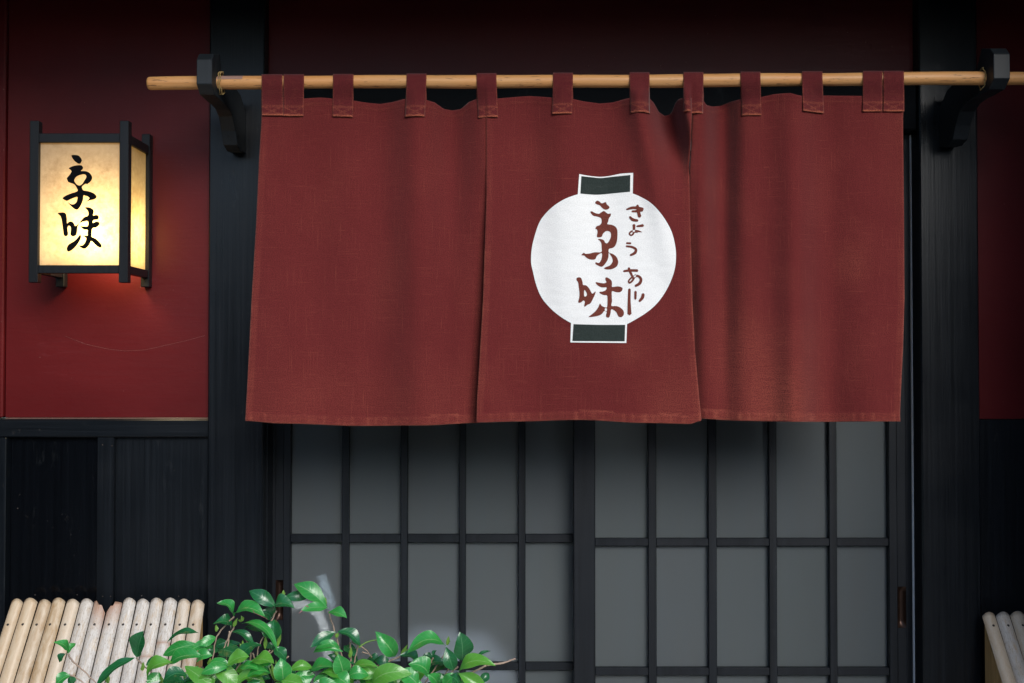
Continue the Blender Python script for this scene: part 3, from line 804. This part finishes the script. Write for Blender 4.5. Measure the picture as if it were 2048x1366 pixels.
for q, lp in enumerate(([J1], [J2], [J3, J3h], [J4, J4h])):
    on_cloth('brush_character', [cr(c8(l), 4) for l in lp], bp, .0021, em, 4.0)
def stroke(pts, wds, seg=6):
    """outline of a brush stroke"""
    path = cr(pts, seg, False); n = len(path); Lf, Rt = [], []
    for i, p in enumerate(path):
        a = path[max(0, i - 1)]; b = path[min(n - 1, i + 1)]
        dx, dy = b[0] - a[0], b[1] - a[1]; l = math.hypot(dx, dy) or 1
        t = i / (n - 1); k = t * (len(wds) - 1); j = min(int(k), len(wds) - 2)
        wd = (wds[j] + (wds[j + 1] - wds[j]) * (k - j)) / 2
        Lf.append((p[0] - dy / l * wd, p[1] + dx / l * wd)); Rt.append((p[0] + dy / l * wd, p[1] - dx / l * wd))
    def cap(p, q, ctr, prev):
        dx, dy = ctr[0] - prev[0], ctr[1] - prev[1]; l = math.hypot(dx, dy) or 1; r = math.hypot(p[0] - q[0], p[1] - q[1]) * .38
        return (ctr[0] + dx / l * r, ctr[1] + dy / l * r)
    e = cap(Lf[-1], Rt[-1], path[-1], path[-2]); s = cap(Lf[0], Rt[0], path[0], path[1])
    return Lf + [e] + Rt[::-1] + [s]
HIRA = [[([(552, 190), (600, 175), (655, 175), (712, 185)], [12, 22, 24, 20]), ([(606, 208), (655, 206), (708, 198)], [14, 20, 18]), ([(658, 152), (664, 200), (680, 258)], [22, 24, 28]), ([(584, 262), (612, 288), (660, 298)], [16, 24, 18])],
        [([(624, 340), (624, 385), (618, 425), (596, 442), (580, 424), (604, 402), (650, 400), (690, 418), (704, 442)], [24, 20, 14, 13, 13, 14, 18, 22, 26]), ([(652, 354), (712, 346)], [12, 24])],
        [([(552, 518), (592, 520)], [14, 16]), ([(550, 548), (605, 556), (642, 578), (634, 612), (590, 636)], [14, 18, 20, 24, 16])],
        [([(524, 792), (580, 785), (658, 786)], [16, 20, 22]), ([(574, 762), (590, 805), (620, 865)], [20, 20, 14]), ([(640, 828), (612, 880), (582, 905), (574, 884), (608, 850), (660, 838), (692, 868), (680, 910), (638, 936)], [14, 16, 14, 13, 14, 18, 22, 24, 18])],
        [([(580, 968), (577, 1080), (580, 1208)], [20, 24, 34]), ([(640, 992), (638, 1062)], [20, 18]), ([(714, 1016), (706, 1050), (678, 1084)], [24, 26, 18])]]
for ch in HIRA:
    for q, (p_, w_) in enumerate(ch):
        on_cloth('brush_stroke', [c8(stroke(p_, [k_ * 1.22 for k_ in w_]))], bp, .0021 + q * .0002, em, 4.0)

# ------------------------------------------------------------------ wall lantern
YF, YB = -.16, .028
lx0, lx1 = X(58, YF, 400), X(256, YF, 400)
lzt, lzb = Z(241, YF), Z(565, YF)
ps = .0248
oL = Vector(((lx0 + lx1) / 2, 0, lzb))
LAN = thing('wall_lantern', 'lit square paper lantern with black frame and brushed characters, on the red wall', 'lantern', oL)
lac = M['lacquer']
for xa in (lx0, lx1 - ps):
    for ya in (YF, YB - ps):
        box('frame_post', xa, xa + ps, ya, ya + ps, lzb, lzt, lac, LAN, oL, .0015)
zt0, zt1, zb0, zb1 = Z(284, YF), Z(266, YF), Z(546, YF), Z(530, YF)
for ya in (YF + .003, YB - ps + .003):
    box('frame_rail', lx0 + ps, lx1 - ps, ya, ya + .019, zt0, zt1, lac, LAN, oL, .001)
    if ya < -.1: box('frame_rail', lx0 + ps, lx1 - ps, ya, ya + .019, zb0, zb1, lac, LAN, oL, .001)
for xa in (lx0 + .003, lx1 - ps + .003):
    box('frame_rail', xa, xa + .019, YF + ps, YB - ps, zt0, zt1, lac, LAN, oL, .001)
    box('frame_rail', xa, xa + .019, YF + ps, YB - ps, zb0, zb1, lac, LAN, oL, .001)
def paper(name, c, du, dv, n1=14, n2=20, mat='paper'):
    """a paper sheet spanned from corner c; the 'worn' attribute marks its stained rims"""
    V, Fc, W = [], [], []
    for j in range(n2 + 1):
        for i in range(n1 + 1):
            u, v = i / n1, j / n2
            V.append(Vector(c) + Vector(du) * u + Vector(dv) * v)
            W.append(max(0, 1 - min(v / .07, 1)) * .9 + .30 * max(0, (v - .75) / .25) + .35 * max(0, 1 - min(u, 1 - u) / .05))
    for j in range(n2):
        for i in range(n1):
            a = j * (n1 + 1) + i; Fc.append((a, a + 1, a + n1 + 2, a + n1 + 1))
    return mesh_obj(name, V, Fc, M[mat], LAN, oL, attr={'worn': W})
yp = YF + .013
pf = paper('paper_panel', (lx0 + ps - .004, yp, zb1 - .004), (lx1 - lx0 - 2 * ps + .008, 0, 0), (0, 0, zt0 - zb1 + .008))
for xa in (lx0 + .012, lx1 - .012):
    paper('paper_panel', (xa, YF + ps - .004, zb1 - .004), (0, YB - YF - 2 * ps + .008, 0), (0, 0, zt0 - zb1 + .008), mat='paper_side')
paper('paper_panel', (lx0 + .012, YF + .013, zb0 + .006), (lx1 - lx0 - .024, 0, 0), (0, YB - YF - .115, 0), 6, 6)
box('top_board', lx0 + ps, lx1 - ps, YF + .023, YB - ps - .001, zt0 + .004, zt1 - .003, lac, LAN, oL, .001)
c7 = lambda L: [(100 + x / 5.938, 290 + y / 5.938) for x, y in L]
def on_plane(name, loops, mat, y, parent):
    bm = fill2d(loops)
    for v in bm.verts: v.co = P(v.co.x, -v.co.y, y)
    for f in bm.faces:
        f.normal_update()
        if f.normal.y > 0: f.normal_flip()
    return bm_obj(name, bm, mat, parent, oL)
K1 = [(255, 125), (300, 118), (345, 130), (378, 175), (370, 205), (350, 222), (315, 208), (280, 175)]
K2 = [(225, 275), (275, 250), (330, 240), (375, 243), (393, 270), (385, 290), (368, 308), (420, 310), (465, 328), (495, 365), (500, 400), (480, 435), (455, 455), (440, 465), (425, 460), (400, 475), (380, 495), (385, 520), (400, 540), (450, 548), (510, 568), (548, 600), (550, 625),
      (525, 645), (480, 655), (435, 670), (455, 650), (468, 630), (450, 612), (420, 602), (398, 600), (392, 650), (370, 710), (345, 750), (320, 768), (285, 755), (245, 720), (210, 678), (235, 695), (265, 705), (295, 697), (318, 670), (325, 618), (290, 625), (240, 645), (205, 662),
      (180, 655), (150, 632), (190, 600), (250, 575), (325, 548), (318, 510), (300, 480), (285, 465), (260, 455), (220, 440), (208, 420), (200, 395), (215, 375), (240, 345), (255, 315), (245, 295)]
K2h = [(290, 430), (295, 400), (320, 372), (360, 355), (405, 348), (428, 360), (430, 385), (410, 420), (385, 460), (355, 480), (320, 470)]
K3 = [(92, 812), (130, 802), (170, 803), (192, 825), (200, 870), (203, 930), (225, 912), (255, 908), (280, 925), (295, 955), (310, 960), (345, 930), (328, 970), (322, 1020), (315, 1060), (295, 1080), (270, 1085), (248, 1072), (242, 1050), (248, 1010), (245, 975), (230, 960),
      (215, 965), (208, 1000), (215, 1050), (208, 1075), (185, 1083), (165, 1070), (158, 1030), (150, 970), (140, 900), (125, 845)]
K4 = [(355, 1065), (368, 1080), (365, 1110), (345, 1150), (310, 1200), (270, 1240), (225, 1265), (205, 1255), (200, 1225), (215, 1190), (245, 1165), (290, 1140), (330, 1100)]
K5 = [(415, 745), (440, 738), (480, 745), (510, 765), (520, 790), (512, 835), (550, 830), (575, 840), (580, 862), (565, 885), (515, 893), (510, 925), (540, 912), (570, 910), (590, 930), (580, 955), (545, 980), (505, 990), (495, 1040), (497, 1090), (540, 1110), (580, 1145),
      (610, 1185), (612, 1210), (595, 1217), (565, 1205), (530, 1175), (490, 1140), (470, 1180), (440, 1215), (410, 1232), (375, 1222), (345, 1195), (385, 1192), (415, 1160), (430, 1105), (395, 1078), (445, 1075), (445, 1045), (447, 1010), (410, 1005), (385, 990), (362, 965),
      (400, 967), (448, 962), (450, 905), (400, 908), (350, 925), (375, 890), (410, 855), (450, 840), (455, 800), (440, 770)]
for lp in ([K1], [K2, K2h], [K3], [K4], [K5]):
    on_plane('brush_character', [cr(c7(l), 4) for l in lp], M['ink'], yp - .0012, pf)
bl = bpy.data.lights.new('lantern_bulb', 'POINT'); bl.energy = 2.5; bl.color = (1.0, .77, .45); bl.shadow_soft_size = .03
bo = bpy.data.objects.new('lantern_bulb', bl); COL.objects.link(bo); bo.parent = LAN
bo.location = Vector((X(212, -.07), -.055, Z(468, -.07))) - oL

# ------------------------------------------------------------------ bamboo fences
def make_fence(label, slats, ytop, slope, zend, end_x, boards, group):
    """slats: (x left, x right at the top row, top py, x left, x right at py 1366, worn, cut); slope = dz/dy"""
    org = Vector((X((slats[0][0] + slats[-1][1]) / 2, ytop), ytop, 0))
    T = thing('bamboo_fence', label, 'fence', org, group)
    dpy = .30
    for xl, xr, py0, bl_, br_, worn, cut in slats:
        # depth at the lower row: walk down the slope until the image row is py 1366
        yb_ = ytop
        zt = Z(py0, ytop)
        for _ in range(400):
            yb_ -= .001
            if Z(1366, yb_) > zt - (ytop - yb_) * slope - 1e-9 and Z(1366, yb_) >= zt - (ytop - yb_) * slope: break
        A, Bp = P(xl, py0, ytop), P(xr, py0, ytop)
        C, D = P(bl_, 1366, yb_), P(br_, 1366, yb_)
        nu, nv = 16, 16
        V, Fc, U, E, W = [], [], [], [], []
        axis = ((C + D) / 2 - (A + Bp) / 2); Lv = axis.length; axis.normalize()
        full = (A.z + .0) / max(.001, (A.z - C.z))          # run on to the ground
        side = (Bp - A).normalized(); nrm = side.cross(axis).normalized()
        if nrm.y > 0: nrm = -nrm
        kk = len([c_ for c_ in T.children])
        node = {10: .70, 11: .53, 12: .95}.get(kk, 1.5 + random.uniform(-.2, .4)) if len(slats) > 6 else 1.4
        ts = sorted([(j / nv) ** 1.6 * full for j in range(nv + 1)] + [node + q_ / Lv for q_ in (-.008, -.003, 0, .003, .008)])
        nv = len(ts) - 1
        for j in range(nv + 1):
            t = ts[j]
            for i in range(nu + 1):
                u = i / nu
                tt = t - max(0, 1 - t * Lv / .03) * .0085 * (1 - (2 * u - 1) ** 2) / Lv
                if cut and j == 0: tt = cut(u) / Lv if cut(u) > 0 else 0
                elif cut: tt = max(t, cut(u) / Lv + j * .003)
                L_, R_ = A.lerp(C, tt), Bp.lerp(D, tt)
                p = L_.lerp(R_, u)
                wid = (R_ - L_).length
                p = p + nrm * (wid * .37 * math.sqrt(max(0, 1 - (2 * u - 1) ** 2 * .97)) + .0008 * math.exp(-((tt - node) * Lv / .004) ** 2))
                V.append(p); U.append((u * wid * 10 + 3, tt * Lv * 10))
                E.append(max(0, 1 - (tt * Lv - cut(u)) / .075) if cut else .8 * math.exp(-((tt - node) * Lv / .0035) ** 2))
                W.append(worn)
        for j in range(nv):
            for i in range(nu):
                a = j * (nu + 1) + i; Fc.append((a, a + nu + 1, a + nu + 2, a + 1))
        k0 = len(V); m0 = A.lerp(Bp, .5) + axis * (max(cut(.5), 0) if cut else 0)
        V.append(m0); U.append((0, 0)); E.append(1 if cut else .2); W.append(worn)
        for i in range(nu): Fc.append((k0, i, i + 1))
        o = mesh_obj('bamboo_slat', V, Fc, M['bamboo'], T, org, smooth=True, uvs=U, attr={'ends': E, 'worn': W})
        tn = (1256 - py0) / (1366 - py0) * .96
        L_, R_ = A.lerp(C, tn), Bp.lerp(D, tn); m_ = L_.lerp(R_, random.uniform(.44, .56)) + nrm * ((R_ - L_).length * .365)
        nail_head(0, 0, 0, o, org, .0038, nrm, m_)
    # end boards closing the side
    z0 = Z(slats[0][2], ytop)
    for k, (ya, yb2, tk) in enumerate(boards):
        za = z0 - (ytop - ya) * slope - .022; zb2 = z0 - (ytop - yb2) * slope - .022
        pts = [(ya, max(za, .05)), (yb2, max(zb2, .05)), (yb2, .004), (ya, .004)]
        V = [(x, y, z) for x in (end_x + tk, end_x + tk + .012) for y, z in pts]
        mesh_obj('end_board', V, [(0, 1, 2, 3), (7, 6, 5, 4)] + [(i, i + 4, (i + 1) % 4 + 4, (i + 1) % 4) for i in range(4)], M['pine'], T, org)
    return T
top = [22.5, 48, 77, 104.6, 132.8, 161, 188.6, 217, 246.3, 273.5, 301, 328, 356, 382.5, 410.5]
def sl(x): return -.330 + .000475 * (x - 22)
worn = [0, 0, .1, 0, .25, .9, 1, 1, .95, 1, .9, 1, .5, .35]
def cut7(u): return .0 if u < .28 else (.013 if u < .72 else .013 + .02 * (u - .72) / .28)
def cut8(u): return .033 - .02 * u / .3 if u < .3 else (.012 if u < .55 else .0)
S = []
for k in range(14):
    a, b = top[k], top[k + 1]; py0 = 1207 + random.uniform(-3.0, 2.5)
    S.append((a + .9, b - .9, py0, a + .9 + sl(a) * (1366 - 1206), b - .9 + sl(b) * (1366 - 1206), worn[k], cut7 if k == 6 else cut8 if k == 7 else None))
make_fence('wide leaning bamboo fence with pale worn slats under the lantern', S, -.03, 1.45, 0, X(409, -.03) - .012, [(-.032, -.085, 0), (-.086, -.15, .002), (-.151, -.22, 0)], 'leaning bamboo fences')
S = []
tr = [1963, 1990, 2018.5, 2048, 2076]
for k in range(4):
    a, b = tr[k], tr[k + 1]; s_ = .30 + .0003 * (a - 1963)
    S.append((a + .5, b - .5, 1232 + random.uniform(-1.5, 1.5), a + s_ * 136, b + (s_ + .008) * 136, [.15, .7, .15, 0][k], None))
make_fence('leaning bamboo fence at the right edge with golden end boards', S, -.03, 1.45, 0, X(1964, -.03), [(-.032, -.085, 0), (-.086, -.14, .003), (-.141, -.21, 0)], 'leaning bamboo fences')

# ------------------------------------------------------------------ shrub
oS = Vector((-.35, -.72, 0))
SH = thing('evergreen_shrub', 'glossy green leafy shrub in front of the left door and bamboo fence', 'shrub', oS)
PROF = [(0, .05), (.08, .24), (.2, .58), (.35, .88), (.52, 1.0), (.68, .93), (.8, .70), (.9, .40), (.97, .12), (1, .01)]
def leaf(bx_, by_, tx, ty, wd, tone='b', y0=-.75, dy=None, roll=None, bow=None, fold=.25, name='leaf', tip=False, prof=PROF):
    if dy is None: dy = random.uniform(-.03, .012)
    A = P(bx_, by_, y0); T_ = P(bx_ + (tx - bx_) * 1.16, by_ + (ty - by_) * 1.16, y0 + dy)
    ax = T_ - A; L = ax.length; a = ax.normalized()
    roll = random.uniform(-28, 28) if roll is None else roll
    bow = random.uniform(.04, .30) if bow is None else bow; fold = fold * random.uniform(.4, 2.2)
    view = (CAM - A).normalized()
    up = (view + Vector((0, 0, .75))).normalized()
    s = a.cross(up).normalized()
    s = Matrix.Rotation(R(roll), 3, a) @ s
    nrm = s.cross(a).normalized()
    if nrm.dot(view) < 0: nrm, s = -nrm, -s
    hw = wd * 1.12 / 2 * (2.9 + y0) / F / max(.6, abs(nrm.dot(view)) ** .5)
    V, U, Fc = [], [], []
    nv, nu = 11, 6
    ph = random.uniform(0, 6); droop = Vector((0, 0, -1)) * random.uniform(0, .22) * L
    for j in range(nv + 1):
        t = j / nv; wv = lerp(prof, t) * hw
        c = A + ax * t + nrm * (bow * L * 4 * t * (1 - t)) + droop * t * t * t
        for i in range(nu + 1):
            q = i / nu * 2 - 1
            edge = fold * wv * abs(q) ** 1.3
            wave = .12 * hw * math.sin(t * 11 + ph + (2 if q > 0 else 0)) * q * q
            V.append(c + s * (q * wv) + nrm * (edge + wave)); U.append((i / nu, t))
    for j in range(nv):
        for i in range(nu):
            b_ = j * (nu + 1) + i; Fc.append((b_, b_ + 1, b_ + nu + 2, b_ + nu + 1))
    o = mesh_obj(name, V, Fc, M['leaf_' + tone] if tone in 'bld' else M[tone], SH, oS, smooth=True, uvs=U)
    if tip:
        mesh_obj('leaf_tip', [V[-1 - 2 * (nu + 1)] + nrm * .0006, V[-1 - 3 * nu + 1 - nu] + nrm * .0006, T_ + droop * 1.2 + a * L * .12 - Vector((0, 0, .008))], [(0, 1, 2)], M['pink'], o, oS)
    return o
def bud(x0, y0p, x1, y1p, y0=-.76):
    pr = [(0, .4), (.25, .9), (.45, 1), (.7, .6), (1, .02)]
    leaf(x0, y0p, x1, y1p, 6.5, 'bud', y0, 0, 20, .02, .5, 'bud', prof=pr)
    leaf(x0 + 1, y0p, x1 + random.uniform(-5, 6), y1p + random.uniform(4, 9), 5, 'bud', y0 + .003, 0, -30, .05, .5, 'bud', prof=pr)
def twig(pts, r0=.0019, r1=.0012, y0=-.745, mat='twig', dyy=0.0):
    n = len(pts)
    p2 = cr([(p[0], p[1]) for p in pts], 5, False); m = len(p2)
    tube('branch', [P(p[0] + .7 * math.sin(i * 1.9), p[1], y0 + dyy * i / (m - 1)) for i, p in enumerate(p2)],
         [(r0 + (r1 - r0) * i / (m - 1)) * (1 + .12 * math.sin(i * 2.7)) for i in range(m)], M[mat], SH, oS, n=6)

LEAVES = [
 # sprigs over the bamboo
 (136,1307,150,1287,13,'b',-.80), (134,1307,111,1285,14,'b',-.80), (131,1307,120,1319,13,'d',-.79), (140,1350,115,1363,22,'b',-.80), (138,1352,142,1366,15,'d',-.79),
 (275,1314,286,1266,27,'d',-.80), (270,1315,200,1357,20,'d',-.80),
 # left body
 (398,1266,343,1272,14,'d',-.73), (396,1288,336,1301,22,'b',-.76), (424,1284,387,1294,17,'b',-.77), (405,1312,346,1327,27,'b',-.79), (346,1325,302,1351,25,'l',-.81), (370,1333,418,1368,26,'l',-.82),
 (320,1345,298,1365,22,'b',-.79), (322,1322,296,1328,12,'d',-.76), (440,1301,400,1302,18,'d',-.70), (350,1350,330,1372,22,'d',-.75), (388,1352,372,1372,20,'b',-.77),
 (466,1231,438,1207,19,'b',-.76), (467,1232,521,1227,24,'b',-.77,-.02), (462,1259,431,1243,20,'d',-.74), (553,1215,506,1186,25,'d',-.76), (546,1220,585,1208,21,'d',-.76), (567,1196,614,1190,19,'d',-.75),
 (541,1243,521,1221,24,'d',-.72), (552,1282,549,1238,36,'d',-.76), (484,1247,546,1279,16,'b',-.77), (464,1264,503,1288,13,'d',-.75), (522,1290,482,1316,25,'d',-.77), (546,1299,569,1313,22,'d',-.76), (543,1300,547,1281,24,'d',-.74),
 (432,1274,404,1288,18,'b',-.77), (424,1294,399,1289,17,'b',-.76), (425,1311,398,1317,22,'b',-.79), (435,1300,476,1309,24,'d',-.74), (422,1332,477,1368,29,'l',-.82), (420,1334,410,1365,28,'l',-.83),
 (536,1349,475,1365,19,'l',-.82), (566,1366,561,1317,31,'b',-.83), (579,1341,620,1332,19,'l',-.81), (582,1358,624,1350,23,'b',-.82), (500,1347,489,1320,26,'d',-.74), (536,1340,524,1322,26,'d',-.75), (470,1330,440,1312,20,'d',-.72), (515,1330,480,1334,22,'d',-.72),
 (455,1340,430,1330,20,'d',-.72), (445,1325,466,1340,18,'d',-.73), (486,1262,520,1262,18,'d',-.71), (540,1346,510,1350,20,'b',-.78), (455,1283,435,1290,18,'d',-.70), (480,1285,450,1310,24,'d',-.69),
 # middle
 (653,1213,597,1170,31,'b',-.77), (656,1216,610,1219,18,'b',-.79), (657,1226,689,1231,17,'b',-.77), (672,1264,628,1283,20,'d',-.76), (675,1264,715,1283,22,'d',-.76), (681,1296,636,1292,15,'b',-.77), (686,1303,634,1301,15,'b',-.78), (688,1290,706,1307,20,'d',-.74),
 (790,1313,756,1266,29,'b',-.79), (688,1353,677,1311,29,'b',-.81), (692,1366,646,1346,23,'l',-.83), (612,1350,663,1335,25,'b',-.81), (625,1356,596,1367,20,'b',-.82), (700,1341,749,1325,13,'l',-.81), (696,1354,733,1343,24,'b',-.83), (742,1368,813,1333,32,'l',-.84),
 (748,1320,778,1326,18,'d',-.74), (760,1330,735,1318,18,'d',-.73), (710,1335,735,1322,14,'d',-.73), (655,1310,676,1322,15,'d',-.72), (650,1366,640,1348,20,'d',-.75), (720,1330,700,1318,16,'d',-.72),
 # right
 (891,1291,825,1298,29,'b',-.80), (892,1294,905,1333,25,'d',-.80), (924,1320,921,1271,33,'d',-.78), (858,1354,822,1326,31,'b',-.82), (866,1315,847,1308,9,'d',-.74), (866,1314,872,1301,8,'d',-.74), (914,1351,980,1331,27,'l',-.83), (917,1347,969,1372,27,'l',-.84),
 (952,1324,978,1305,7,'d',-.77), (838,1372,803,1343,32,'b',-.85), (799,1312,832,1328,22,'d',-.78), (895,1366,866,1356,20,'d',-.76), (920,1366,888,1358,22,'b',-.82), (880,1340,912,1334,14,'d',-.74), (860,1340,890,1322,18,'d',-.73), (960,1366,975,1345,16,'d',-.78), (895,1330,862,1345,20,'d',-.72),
]
PINK = {(467,1232), (656,1216)}
for L_ in LEAVES:
    leaf(*L_[:7], dy=(L_[7] if len(L_) > 7 else None), tip=(L_[0], L_[1]) in PINK)
for b_ in ((285,1341,286,1324), (216,1368,214,1344), (555,1292,561,1262), (530,1297,531,1270), (485,1298,485,1281), (467,1253,474,1237), (484,1242,482,1232), (565,1198,567,1178), (433,1263,432,1249), (652,1208,643,1190), (672,1275,677,1264), (700,1315,702,1296),
           (676,1312,666,1300), (802,1312,814,1290), (894,1290,897,1273), (550,1362,542,1326), (554,1362,552,1322), (612,1346,610,1334), (928,1322,938,1316), (838,1366,838,1342), (762,1342,764,1330), (418,1330,421,1314), (324,1366,318,1352)):
    bud(*b_)
for t_ in ([(136,1308),(145,1322),(168,1342),(192,1366)], [(137,1349),(150,1354),(170,1368)], [(272,1315),(286,1330),(310,1352),(330,1380)], [(468,1233),(446,1256),(432,1278),(427,1310),(421,1345)], [(468,1254),(455,1280),(444,1305)], [(459,1262),(456,1290),(451,1330)],
           [(553,1221),(544,1240),(530,1268),(518,1292),(512,1325)], [(546,1301),(522,1325),(508,1350),(498,1375)], [(501,1304),(501,1345)], [(505,1306),(513,1325)], [(540,1300),(515,1328)], [(484,1345),(475,1335)], [(482,1262),(490,1276),(497,1292)],
           [(577,1312),(568,1322)], [(482,1325),(468,1346)], [(657,1223),(668,1258),(680,1300),(692,1335),(700,1360)], [(718,1284),(712,1310),(706,1336)], [(800,1313),(765,1328),(738,1338),(718,1362)], [(703,1283),(716,1290),(732,1300),(744,1315)], [(724,1304),(738,1308)],
           [(700,1284),(702,1318),(700,1345)], [(893,1303),(876,1328),(858,1354),(845,1376)], [(916,1333),(896,1350),(866,1372)], [(900,1332),(884,1362)], [(866,1315),(862,1326)], [(905,1355),(880,1370)], [(735,1338),(728,1366)], [(756,1343),(744,1366)]):
    twig(t_)
twig([(972, 1330), (1000, 1327), (1012, 1324), (1031, 1317)], .0026, .0016, -.80)
twig([(920, 1360), (945, 1345), (972, 1331)], .0024, .0022, -.80)
twig([(718, 1295), (730, 1286), (745, 1281), (758, 1280)], .0016, .0014, -.78, 'bud')
# leaves and stems below the frame, down to the soil
def env(x): return lerp([(280, 1366), (330, 1352), (400, 1325), (480, 1325), (560, 1345), (640, 1350), (740, 1350), (860, 1356), (960, 1375)], x)
for k in range(150):
    x = random.uniform(290, 960); yy = env(x) + random.uniform(0, 1) ** 1.2 * 260
    an = random.uniform(0, 2 * math.pi); ln = random.uniform(34, 62)
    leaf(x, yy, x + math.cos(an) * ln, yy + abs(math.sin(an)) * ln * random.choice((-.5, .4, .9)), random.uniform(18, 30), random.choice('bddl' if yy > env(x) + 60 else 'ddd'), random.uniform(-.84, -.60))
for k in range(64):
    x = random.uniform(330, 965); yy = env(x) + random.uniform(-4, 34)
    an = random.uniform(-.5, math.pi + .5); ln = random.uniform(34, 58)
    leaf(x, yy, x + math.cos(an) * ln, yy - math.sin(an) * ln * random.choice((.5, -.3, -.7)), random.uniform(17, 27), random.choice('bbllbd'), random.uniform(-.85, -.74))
for k in range(11):
    x = 330 + k * 58; c = P(x + random.uniform(-20, 20), env(x) + random.uniform(0, 25), random.uniform(-.78, -.66))
    base = Vector((oS.x + (x - 620) / 620 * .22, oS.y + random.uniform(-.07, .07), .0))
    pts = [base]
    for q in (.3, .6, .85): pts.append(base.lerp(c, q) + Vector((random.uniform(-.03, .03), random.uniform(-.02, .02), .04)))
    pts.append(c)
    tube('stem', pts, [.0075, .006, .0048, .0035, .0022], M['bark'], SH, oS, n=7)
